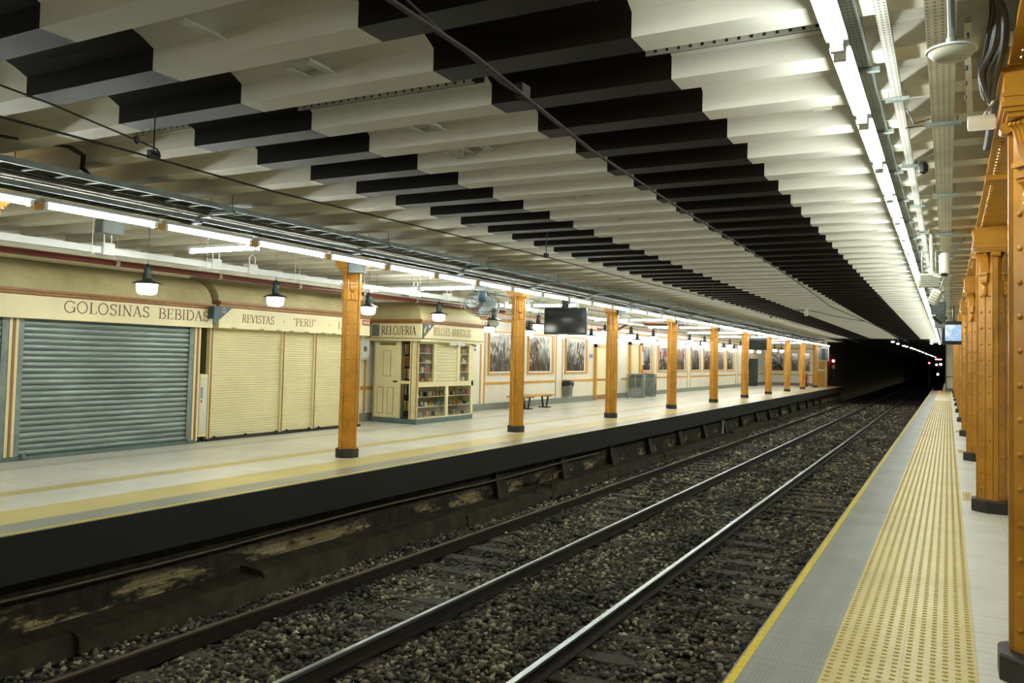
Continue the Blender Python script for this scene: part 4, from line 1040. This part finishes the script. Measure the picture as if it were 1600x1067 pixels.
# right-hand cluster
box_speaker('pale grey flat box above the right platform, nearest of the hanging cluster', (-.24, 13.0, 2.87), (.26, .22, .18), .1, True, 'offwhite')
t = box_speaker('tilted white box speaker in the right-hand cluster', (-.19, 16.0, 2.87), (.14, .22, .26), -.2, False, 'offwhite'); t.rotation_euler = (0.1, .5, -.2)
mb = MB(); mb.cyl((0, 0, .12), (-.05, 0, .45), .01, 6); mb.build('hanger', 'steel', t)
box_speaker('square dark grey box in the right-hand hanging cluster', (-.17, 18.5, 2.83), (.26, .2, .24), 0, True, 'dk')
t = box_speaker('diamond-tilted dark box below the others in the right-hand cluster', (-.17, 21.0, 2.78), (.24, .2, .18), .3, False, 'dk'); t.rotation_euler = (0, .7, .3)
mb = MB(); mb.cyl((-.03, 0, .08), (-.3, 0, .42), .01, 6); mb.build('hanger', 'steel', t)
box_speaker('farthest grey box of the right-hand cluster beside the lit monitor', (-.19, 24.0, 2.77), (.24, .22, .22), 0, True, 'grey')
t = thing('security_camera', 'white cylindrical security camera on a curved pipe above the right platform', 'camera', (-.04, 11.5, 2.82))
mb = MB(); mb.smooth = True; mb.lathe([(.055, -.02), (.058, 0), (.062, .24), (.05, .26)], M4=Matrix.Rotation(-.35, 4, 'X'), n=18); mb.build('camera_body', 'white', t)
mb = MB(); mb.smooth = True; mb.lathe([(.04, -.026), (.04, -.021)], M4=Matrix.Rotation(-.35, 4, 'X'), n=16); mb.build('lens', 'black', t)
mb = MB(); mb.smooth = True; mb.tube([(-.01, .05, .0), (-.05, .05, -.05), (-.11, .05, -.03), (-.14, .05, .03), (-.145, .05, .25), (-.15, .05, .46), (-.15, .05, .70)], .018, 8); mb.build('support_pipe', 'white', t)
t = dl = thing('dome_lamp', 'unlit white bowl-shaped lamp hanging at the top right', 'lamp', (.012, 4.05, 3.0))
mb = MB(); mb.smooth = True; mb.lathe([(.0, -.0), (.07, .004), (.095, .02), (.118, .045), (.12, .055), (.108, .055)], n=28); mb.build('bowl', 'offwhite', t)
mb = MB(); mb.smooth = True; mb.lathe([(.117, .05), (.132, .055), (.132, .066), (.11, .07), (.05, .075)], n=28); mb.build('rim', 'white', t)
mb = MB(); mb.smooth = True; mb.lathe([(.05, .07), (.03, .09), (.028, .13)], n=14); mb.tube([(0, 0, .12), (0, -.04, .19), (-.005, -.3, .24), (0, -.6, .6)], .02, 8); mb.build('stem', 'grey', t)

dl.scale = (.78, .78, .78)
# ================================================================ TRAYS, PIPES, CABLES
def chan(mb, x0, x1, y0, y1, z, h, th=.004, up=True):
    mb.box(x0, x1, y0, y1, z, z+th)
    mb.box(x0, x0+th, y0, y1, z+th, z+h); mb.box(x1-th, x1, y0, y1, z+th, z+h)
def perf(k, px, py, wx, wy, base, dark=(.05, .045, .035)):
    g = k.n('ShaderNodeNewGeometry'); sp = k.n('ShaderNodeSeparateXYZ'); k.l(g.outputs['Position'], sp.inputs[0])
    a = grid_lines(k, sp.outputs[0], px, wx); b = grid_lines(k, sp.outputs[1], py, wy)
    nn = k.math('MULTIPLY', a, b); v = k.co(); f = k.mr(k.noise(v, 4, 5), .35, .7)
    c = k.mix(f, lin(base), tuple(x*.7 for x in lin(base))); k.l(k.mix(nn, c, dark), k.b.inputs['Base Color']); k.b.inputs['Roughness'].default_value = .5
    return k.m
M['perf1'] = perf(N('perforated_olive'), .031, .042, .012, .016, (158, 150, 118))
M['perf2'] = perf(N('perforated_white'), .022, .034, .009, .012, (205, 203, 190))
M['perf3'] = perf(N('perforated_steel'), .024, .04, .014, .010, (150, 160, 154))
def row(o, t, y0, y1, step):
    o.location.y = y0; y = y0+step
    while y < y1:
        c = o.copy(); col.objects.link(c); c.parent = t; c.location.y = y; y += step
def ladder(label, name, x0, x1, z, h, y0=Y0, y1=56, hang=2.83, top=3.34):
    t = thing(name, label, 'cable tray', ((x0+x1)/2, 0, z)); a = (x1-x0)/2
    for s in (-1, 1):
        mb = MB(); mb.box(s*a-.004, s*a+.004, y0, y1, 0, h); mb.box(s*a-.004, s*(a-.022), y0, y1, 0, .004); mb.box(s*a-.004, s*(a-.022), y0, y1, h-.004, h); mb.build('side_rail', 'steel', t)
    mb = MB(); y = y0+.1
    while y < y1: mb.box(-a+.02, a-.02, y-.015, y+.015, .008, .02); y += .3
    mb.build('rungs', 'traydk', t)['kind'] = 'stuff'
    mb = MB(); mb.cyl((-a-.02, 0, -.012), (-a-.02, 0, top-z), .005, 5); mb.cyl((a+.02, 0, -.012), (a+.02, 0, top-z), .005, 5); mb.box(-a-.05, a+.05, -.022, .022, -.03, -.002)
    row(mb.build('hanger', 'traydk', t), t, 3.6, y1, hang); return t
def tray(label, name, x0, x1, z, h, m, y0=Y0, y1=56, hang=2.9, top=3.34, strap=.0):
    t = thing(name, label, 'cable tray', ((x0+x1)/2, 0, z)); a = (x1-x0)/2
    mb = MB(); chan(mb, -a, a, y0, y1, 0, h); mb.build('channel', m, t)
    mb = MB(); mb.cyl((-a-.02, 0, -.012), (-a-.02, 0, top-z), .004, 5); mb.cyl((a+.02, 0, -.012), (a+.02, 0, top-z), .004, 5); mb.box(-a-.04, a+.04, -.02, .02, -.024, -.002)
    row(mb.build('hanger', 'steel', t), t, 3.6, y1, hang); return t
tray('wide perforated olive-grey cable tray above the right platform', 'cable_tray', -.10, .035, 3.305, .05, 'perf1', hang=2.6, top=3.5)
tray('narrow perforated white cable tray next to the right tube row', 'cable_tray', -.305, -.25, 3.30, .04, 'perf2', hang=1.9)
t = tray('perforated steel channel that carries the right tube row', 'cable_tray', -.50, -.38, 3.325, .035, 'perf3', hang=1.366)
ladder('upper galvanised cable ladder beside the left ceiling bands', 'cable_ladder', -7.22, -6.92, 3.17, .055)
ladder('galvanised cable ladder running just above the left tube row', 'cable_ladder', -7.68, -7.42, 3.085, .05)
M['perf4'] = mat('weathered_brown', (104, 94, 74), .7, scale=7, c2=(60, 53, 40))
tray('weathered brown deep channel between the two left cable ladders', 'cable_tray', -7.39, -7.26, 3.14, .13, 'perf4', hang=2.83)
def runs(name, label, x0, x1, z, n, r, seed, y0=Y0, y1=56, cat='cables', m='cable', amp=.012):
    rd = random.Random(seed); t = thing(name, label, cat, ((x0+x1)/2, 0, z)); a = (x1-x0)/2
    for i in range(n):
        x = -a+2*a*(i+.5)/n; ph = rd.uniform(0, 6); mb = MB(); mb.smooth = True
        pts = [(x+amp*math.sin(y*.9+ph), y, r+abs(amp*math.sin(y*1.7+ph))) for y in np.arange(y0, y1, .7)]
        mb.tube(pts, r*rd.uniform(.6, 1.1), 5); mb.build('cable', m if rd.random() < .8 else 'grey', t)
    return t
runs('cable_bundle', 'black cables lying in the upper left cable ladder', -7.18, -6.96, 3.192, 7, .015, 3)
runs('cable_bundle', 'dark cables lying in the ladder above the left tubes', -7.65, -7.45, 3.107, 7, .014, 4)
runs('cable_bundle', 'thin wires running along the wide right tray', -.08, .02, 3.312, 3, .006, 5)
# conduits and pipes over the left platform
t = thing('square_duct', 'white square wiring duct running over the left platform', 'duct', (-10.0, 0, 2.9))
mb = MB(); mb.box(-.045, .045, 3.5, 29.2, 0, .09); mb.build('duct', 'white', t)
for y in (7.15, 9.0, 9.75, 14.4, 15.7, 17.1, 18.4, 19.6):
    mb = MB(); mb.bbox(-.075, .075, y-.09, y+.09, -.015, .15, .008); mb.build('junction_box', 'white', t)
    mb = MB(); mb.smooth = True; mb.tube([(0, y-.03, .15), (0, y-.035, .26), (.03, y, .31), (.06, y+.03, .26), (.06, y+.035, .13)], .011, 6); mb.build('flexible_hose', 'white', t)
mb = MB()
mb.cyl((.07, 0, -.05), (.07, 0, .60), .005, 5); mb.box(-.09, .09, -.02, .02, -.02, -.001)
row(mb.build('hanger_rod', 'white', t), t, 5, 29, 1.9)
t = thing('red_pipe', 'dark red fire main above the kiosk roofs', 'pipe', (-11.2, 0, 2.93))
mb = MB(); mb.smooth = True; mb.cyl((0, 3.5, 0), (0, 20.6, 0), .045, 12); mb.build('pipe_run', 'redpipe', t)
mb = MB()
mb.cyl((0, 0, -.06), (0, 0, .55), .005, 5); mb.cyl((0, -.03, 0), (0, .03, 0), .052, 12)
row(mb.build('pipe_clamp', 'offwhite', t), t, 4.2, 20.5, 2.0)
t = thing('red_pipe', 'bent dark red pipe crossing behind the third and fourth left columns', 'pipe', (0, 0, 0))
mb = MB(); mb.smooth = True; mb.tube([(-11.1, 27.5, 2.73), (-11.05, 28.8, 2.73), (-10.98, 29.2, 2.76), (-10.85, 29.6, 2.95), (-10.75, 29.9, 3.0), (-10.2, 30.1, 3.02), (-9.5, 30.4, 3.02), (-8.95, 30.8, 3.02), (-8.9, 34, 3.02), (-8.9, 56, 3.02)], .04, 10); mb.build('pipe_run', 'redpipe', t)
t = thing('grey_pipe', 'pale rectangular duct resting behind the red pipe over the kiosks', 'duct', (-11.6, 0, 3.02))
mb = MB(); mb.box(-.09, .09, 3.5, 16, 0, .07); mb.build('duct', 'offwhite', t)
for x, z, lab in ((-11.75, 3.1, 'left'), (-9.5, 3.12, 'right')):
    t = thing('steel_conduit', 'thin steel conduit over the left platform, on the %s of the white duct' % ('wall side' if lab == 'left' else 'track side'), 'pipe', (x, 0, z))
    mb = MB(); mb.smooth = True; mb.cyl((0, 16, 0), (0, 64, 0), .022, 8); mb.build('pipe_run', 'steel', t)
# dark lump and wire on the tray, side wires near the camera on the right
t = thing('cable_bundle', 'thick black cables looping down beside the right girder', 'cables', (.15, 4.9, 3.25))
for i in range(10):
    mb = MB(); mb.smooth = True; rd = random.Random(i); u = i/9
    # they come over the wide tray, swing outwards and drop behind the near capital
    pts = [(-.10, -1.3-.1*u, .20), (-.02+.02*u, -.75+.08*u, .19-.03*u), (.03+.06*u, -.45+.05*u, .15-.05*u), (.02+.09*u+rd.uniform(-.01, .01), -.15, .07-.05*u), (-.01+.08*u+rd.uniform(-.02, .02), .15, .01-.02*u), (.03+.05*u, .55, -.02+.01*u), (.08+.03*u, .95, .02), (.09+.03*u, 2.2, .06)]
    P = [Vector(p) for p in pts]; Q = []
    for j in range(len(P)-1):
        p0, p1, p2, p3 = P[max(j-1, 0)], P[j], P[j+1], P[min(j+2, len(P)-1)]
        for k_ in range(5):
            f = k_/5; Q.append(.5*((2*p1)+(p2-p0)*f+(2*p0-5*p1+4*p2-p3)*f*f+(3*p1-p0-3*p2+p3)*f**3))
    Q.append(P[-1]); mb.tube(Q, .006+.008*rd.random() if i not in (4, 8) else .017, 7); mb.build('cable', 'cable' if i != 3 else 'blue', t)
t = thing('cable_clamp_rail', 'pale notched hanger with bolt holes among the black cables', 'bracket', (.085, 5.0, 3.2))
mb = MB(); mb.smooth = False
mb.tube([(0, -.45, .16), (0, -.2, .12), (.01, .0, .06), (.02, .3, .0), (.03, .6, -.02)], .022, 4); mb.build('plate', 'traylight', t)
for j in range(5):
    mb = MB(); mb.cyl((0, -.38+j*.16, .12-j*.03), (0, -.38+j*.16, .095-j*.03), .007, 6); mb.build('bolt', 'dk', t)
t = thing('small_floodlight', 'small grey angular floodlight fixed beside the near right capital', 'lamp', (.17, 5.45, 3.08))
mb = MB(); mb.obox((0, 0, 0), .07, .09, .03, Matrix.Rotation(.4, 3, 'X')); mb.build('head', 'offwhite', t); mb = MB(); mb.obox((0, -.012, -.034), .06, .075, .004, Matrix.Rotation(.4, 3, 'X')); mb.build('lens', 'paper', t)
mb = MB(); mb.tube([(.0, .05, .03), (.05, .1, .12), (.1, .1, .21)], .01, 6); mb.build('arm', 'offwhite', t)
t = thing('dangling_plug', 'black plug and wires hanging between the two right-hand trays', 'cables', (-.15, 7.4, 3.26))
mb = MB(); mb.smooth = True; mb.lathe([(0, -.05), (.035, -.03), (.04, .02), (.02, .06)], (-.03, 0, 0), 8); mb.build('plug', 'black', t)
for j, P in enumerate(([(-.03, 0, .04), (.02, -.2, .06), (.08, -.3, .05)], [(-.09, -1.6, .05), (-.05, -1.4, .0), (.05, -1.3, .05)], [(-.11, -1.2, .03), (-.02, -1.1, .06), (.07, -1.05, .06)])):
    mb = MB(); mb.smooth = True; mb.tube(P, .004, 5); mb.build('wire', 'cable', t)
t = thing('hanging_wire', 'thin black wire sagging under the wide right tray', 'wire', (0, 12.5, 3.2))
mb = MB(); mb.smooth = True; mb.tube([(-.13, -.1, .05), (-.1, 0, .02), (0, .3, .0), (.1, .2, .06), (.2, -.2, .16)], .005, 5); mb.build('wire', 'cable', t)
# looping cable left
t = thing('looped_cable', 'thick black cable loop dropping from the ceiling into the left tray', 'cables', (-6.9, 4.55, 3.2))
for j in range(3):
    mb = MB(); mb.smooth = True; mb.tube([(.05+.03*j, -1.0, .13), (.08, -.5, .16), (.1+.02*j, -.1, .19), (.04+.02*j, .08, .16), (-.06+.02*j, .14, .07), (-.12, .3, .02), (-.15, .8, .0)], .012, 6); mb.build('cable', 'cable', t)
# perforated trays across the ceiling, brackets
for i, (y, a, b) in enumerate(((4.665, -1.60, -.55), (4.665, -4.33, -2.72), (4.665, -6.2, -5.5))):
    t = thing('perforated_strip', ('perforated white strip across the ceiling left of the right tubes', 'perforated strip across the pale middle ceiling band', 'short perforated strip in the left ceiling band')[i], 'cable tray', ((a+b)/2, y, 3.465))
    mb = MB(); h = (b-a)/2
    for j in range(int((b-a)/.07)):
        x = -h+j*.07; mb.box(x, x+.05, -.03, -.024, .0, .045); mb.box(x+.05, x+.07, -.03, -.024, 0, .012); mb.box(x+.05, x+.07, -.03, -.024, .033, .045)
    mb.box(-h, h, -.03, .03, .045, .05); mb.build('strip', 'traylight', t)
    mb = MB(); mb.box(-h, h, -.018, -.014, .0, .044); mb.build('backing', 'dk', t)
k = 0
for (x, y0_, y1_) in ((-3.69, 3.07, 3.52), (-3.48, 3.84, 4.30), (-3.68, 3.86, 4.30), (-3.54, 5.25, 5.9), (-3.74, 5.25, 5.95), (-3.5, 6.0, 6.6), (-3.7, 6.0, 6.6)):
    k += 1; mb = MB(); mb.box(-.03, .03, y0_-.03, y1_+.03, -.0, .006); mb.box(-.03, -.024, y0_, y1_, .006, .045)
    o = mb.build('ceiling_bracket', 'white', None, (x, 0, 3.43)); tag(o, 'cream steel bracket bridging two ribs of the middle ceiling band, %s from the camera' % nth(k), 'bracket', 'brackets in the middle ceiling band')
k = 0
for x, y in ((-3.79, 6.1), (-3.6, 8.2), (-3.6, 9.6), (-3.7, 12.4), (-3.6, 15.2), (-3.6, 20.1), (-3.5, 27.2)):
    k += 1; t = thing('ceiling_fitting', 'small broken ceiling fitting in the middle pale band, %s from the camera' % nth(k), 'fitting', (x, y, 3.40), group='old fittings in the middle ceiling band')
    mb = MB(); mb.smooth = True; mb.lathe([(0, -.02), (.03, -.015), (.035, .06)], n=10); mb.build('stub', 'offwhite', t); mb = MB(); mb.tube([(0, 0, .0), (.12, .03, .03), (.2, .0, .07)], .008, 5); mb.tube([(0, 0, 0), (-.1, -.02, .02), (-.18, 0, .07)], .008, 5); mb.build('bent_arm', 'offwhite', t)
for i, (x, y) in enumerate(((-.74, 5.72), (-6.43, 5.72))):
    t = thing('ceiling_junction', ('white twin-gland junction box on a rib near the right tubes', 'white twin-gland junction box on a rib above the left trays')[i], 'box', (x, y, 3.40))
    mb = MB(); mb.bbox(-.06, .06, -.05, .02, -.06, .04, .01); mb.build('box_body', 'offwhite', t)
    for s in (-1, 1):
        mb = MB(); mb.smooth = True; mb.cyl((s*.03, -.05, .0), (s*.03, -.08, -.005), .022, 10); mb.build('gland', 'white', t)
# overhead contact wires
def wire(label, pts, r, m='cable'):
    t = thing('overhead_wire', label, 'wire', (0, 0, 0)); mb = MB(); mb.smooth = True; mb.tube(pts, r, 5); mb.build('wire', m, t); return t
def clamp(t, x, y, z):
    mb = MB(); mb.box(x-.02, x+.02, y-.04, y+.04, z-.01, z+.05); mb.cyl((x, y, z), (x, y, 3.34), .006, 5); mb.build('clamp', 'black', t)
t = wire('overhead contact rail over the near track crossing the dark ceiling band', [(-2.03, Y0, 3.12), (-2.05, 3.4, 3.12), (-2.21, 5.3, 3.11), (-2.27, 7.6, 3.11), (-2.28, 10.4, 3.11), (-2.35, 14.5, 3.11), (-2.6, 22, 3.11), (-2.3, 35, 3.11), (-2.1, 56, 3.11)], .011, 'rust')
mb = MB(); mb.smooth = True; mb.tube([(-2.07, Y0, 3.14), (-2.09, 3.4, 3.14), (-2.245, 5.3, 3.13), (-2.30, 7.6, 3.13), (-2.31, 10.4, 3.13), (-2.38, 14.5, 3.13), (-2.63, 22, 3.13), (-2.33, 35, 3.13), (-2.13, 56, 3.13)], .008, 5); mb.build('wire', 'rust', t)
mb = MB(); mb.smooth = True; mb.tube([(-2.13, 2.6, 3.27), (-2.24, 3.53, 3.25), (-2.2, 3.95, 3.17), (-2.14, 4.1, 3.13)], .006, 5); mb.box(-2.17, -2.12, 4.05, 4.15, 3.12, 3.2); mb.build('tie_wire', 'rust', t)
t = wire('overhead contact wire over the far track in front of the left trays', [(-4.93, Y0, 3.0), (-4.97, 3.7, 3.0), (-5.04, 5.16, 3.0), (-4.75, 10, 3.0), (-4.71, 12.9, 3.0), (-4.49, 17.8, 3.02), (-4.7, 30, 3.05), (-5.0, 56, 3.1)], .008)
for y, x in ((3.9, -4.98), (9.9, -4.76), (17.7, -4.5), (25, -4.62)): clamp(t, x, y, 3.0)
t = wire('stay wire ending in an insulator beside the left contact wire', [(-4.45, 1.8, 3.08), (-4.62, 2.9, 3.06), (-4.80, 3.62, 3.04), (-4.88, 3.85, 3.04), (-4.97, 3.95, 3.02)], .006)
mb = MB(); mb.smooth = True; mb.lathe([(0, -.03), (.018, -.015), (.02, .015), (0, .03)], (-4.80, 3.62, 3.04), 8); mb.build('insulator', 'black', t)
t = thing('line_insulator', 'white insulator post hanging from the far middle ceiling band', 'insulator', (-3.83, 26.4, 3.12))
mb = MB(); mb.smooth = True; mb.lathe([(.05, 0), (.06, .02), (.05, .04), (.06, .06), (.05, .08), (.06, .1), (.05, .22)], n=12); mb.build('post', 'offwhite', t)
mb = MB(); mb.smooth = True; mb.tube([(-.6, -.6, .02), (-.3, -.3, .16), (0, 0, .18), (.3, .4, .14), (.7, 1.4, .06), (1.4, 3.2, -.01)], .012, 6); mb.build('arm', 'black', t)
# small suspended items at the ceiling end
for i, (x, y, z) in enumerate(((-.9, 56.2, 3.02), (-7.55, 61.2, 3.05))):
    t = thing('hanging_cylinder', ('small white cylinder hanging from the ceiling end above the right platform edge', 'small white cylinder hanging above the far left screen')[i], 'fitting', (x, y, z))
    mb = MB(); mb.smooth = True; mb.lathe([(.07, 0), (.09, .02), (.09, .28), (.03, .30), (.03, .52)], n=14); mb.build('body', 'white', t)

# ================================================================ TRACKSIDE
t = thing('trackside_pipe', 'rusty pipe running along the ledge under the left platform', 'pipe', (-7.42, 0, -.62))
mb = MB(); mb.smooth = True; mb.tube([(0, y, .0+.02*math.sin(y*.8)) for y in np.arange(Y0, 19, .8)], .022, 7); mb.build('pipe_run', 'raildull', t)
t = thing('trackside_post', 'short pale vertical pipe against the under-platform wall', 'pipe', (-7.42, 30.9, -1.02))
mb = MB(); mb.smooth = True; mb.cyl((0, 0, 0), (0, 0, .56), .05, 10); mb.build('pipe_run', 'offwhite', t)
t = thing('broken_timber', 'broken timber frame lying against the wall under the left platform', 'debris', (-7.2, 15.2, -1.02))
for P in (([-.1, -.6, .25], [.1, .5, .33]), ([.02, -.5, .0], [-.05, -.15, .3]), ([.05, .2, 0], [.0, .35, .33]), ([-.1, .0, .02], [.05, .45, .1])):
    mb = MB(); mb.cyl(P[0], P[1], .022, 4); mb.build('plank', 'raildull', t)
for i in range(16):
    rd = random.Random(100+i); x = rd.uniform(-7.0, -2.1); y = rd.uniform(5, 20)
    mb = MB(); r = .02+.02*rd.random(); V = [(rd.uniform(-1, 1)*r, rd.uniform(-1, 1)*r, rd.uniform(0, .6)*r) for _ in range(6)]
    mb.add([(-r, -r*.6, 0), (r, -r*.5, .3*r), (r*.8, r*.7, 0), (-r*.7, r, .5*r), (-r*.2, 0, r*.9)], [(0,1,4),(1,2,4),(2,3,4),(3,0,4),(3,2,1,0)])
    o = mb.build('litter_scrap', 'litter' if i % 4 else 'goods1', None, (x, y, -1.19)); tag(o, 'pale scrap of litter lying on the ballast between the rails', 'litter', 'scraps of litter on the ballast')
# signals in the tunnel mouth
def signal(label, loc, heads, box=True):
    t = thing('railway_signal', label, 'signal', loc)
    mb = MB(); mb.cyl((0, 0, -1.2-loc[2]), (0, 0, .4), .05, 8); mb.build('post', 'dk', t)
    for (x, z, r, m) in heads:
        mb = MB(); mb.smooth = True; mb.lathe([(r, 0), (r*.9, .03), (0, .045)], (x, -.12, z), 14, Matrix.Rotation(PI/2, 4, 'X')); mb.build('signal_lens', m, t)
        mb = MB(); mb.box(x-r*1.4, x+r*1.4, -.11, .05, z-r*1.4, z+r*1.4); mb.build('signal_head', 'black', t)
    return t
t = signal('red signal glowing at the end of the left platform', (-8.0, 69.5, 1.95), [(0, 0, .11, 'redglow')])
mb = MB(); mb.box(-.12, .12, -.07, -.06, -.62, -.30); mb.build('number_plate', 'paper', t)
signal('small red signal deep in the tunnel', (-1.43, 80.0, 2.0), [(0, 0, .07, 'redglow')])
t = signal('cluster of white and red signal lamps at the right tunnel mouth', (-.72, 80.0, 1.86), [(-.15, 0, .075, 'whiteglow'), (.17, .04, .085, 'whiteglow'), (-.05, -.82, .075, 'whiteglow')])
mb = MB(); mb.box(-.25, .25, -.14, -.1, .42, .52); mb.build('red_bar', 'redglow', t)
mb = MB(); mb.box(-.3, .3, -.1, 0, .38, .56); mb.build('bar_case', 'black', t)
TL = [(-3.102, 57.6), (-3.038, 62.3), (-2.92, 67.9), (-2.84, 71.2), (-2.69, 75.9), (-2.6, 80), (-2.5, 85), (-2.44, 91), (-2.35, 98), (-2.25, 106), (-2.15, 114), (-2.0, 122), (-1.86, 131), (-1.7, 142)]
mb = MB(); mb.smooth = True; mb.lathe([(0, -.05), (.07, -.04), (.1, 0), (.1, .02)], n=14); tl = thing('tunnel_lamp', '', 'lamp'); mb.build('diffuser', 'tunlamp', tl)
mb = MB(); mb.lathe([(.11, .02), (.11, .06), (.05, .09), (.03, .7)], n=14); mb.build('fixing', 'dk', tl)
for i, (x, y) in enumerate(TL): repeat(tl, i == 0, (x, y, 3.2), 'round white lamp on the dark tunnel ceiling, %s from the station' % nth(i+1), group='lamps along the tunnel ceiling')
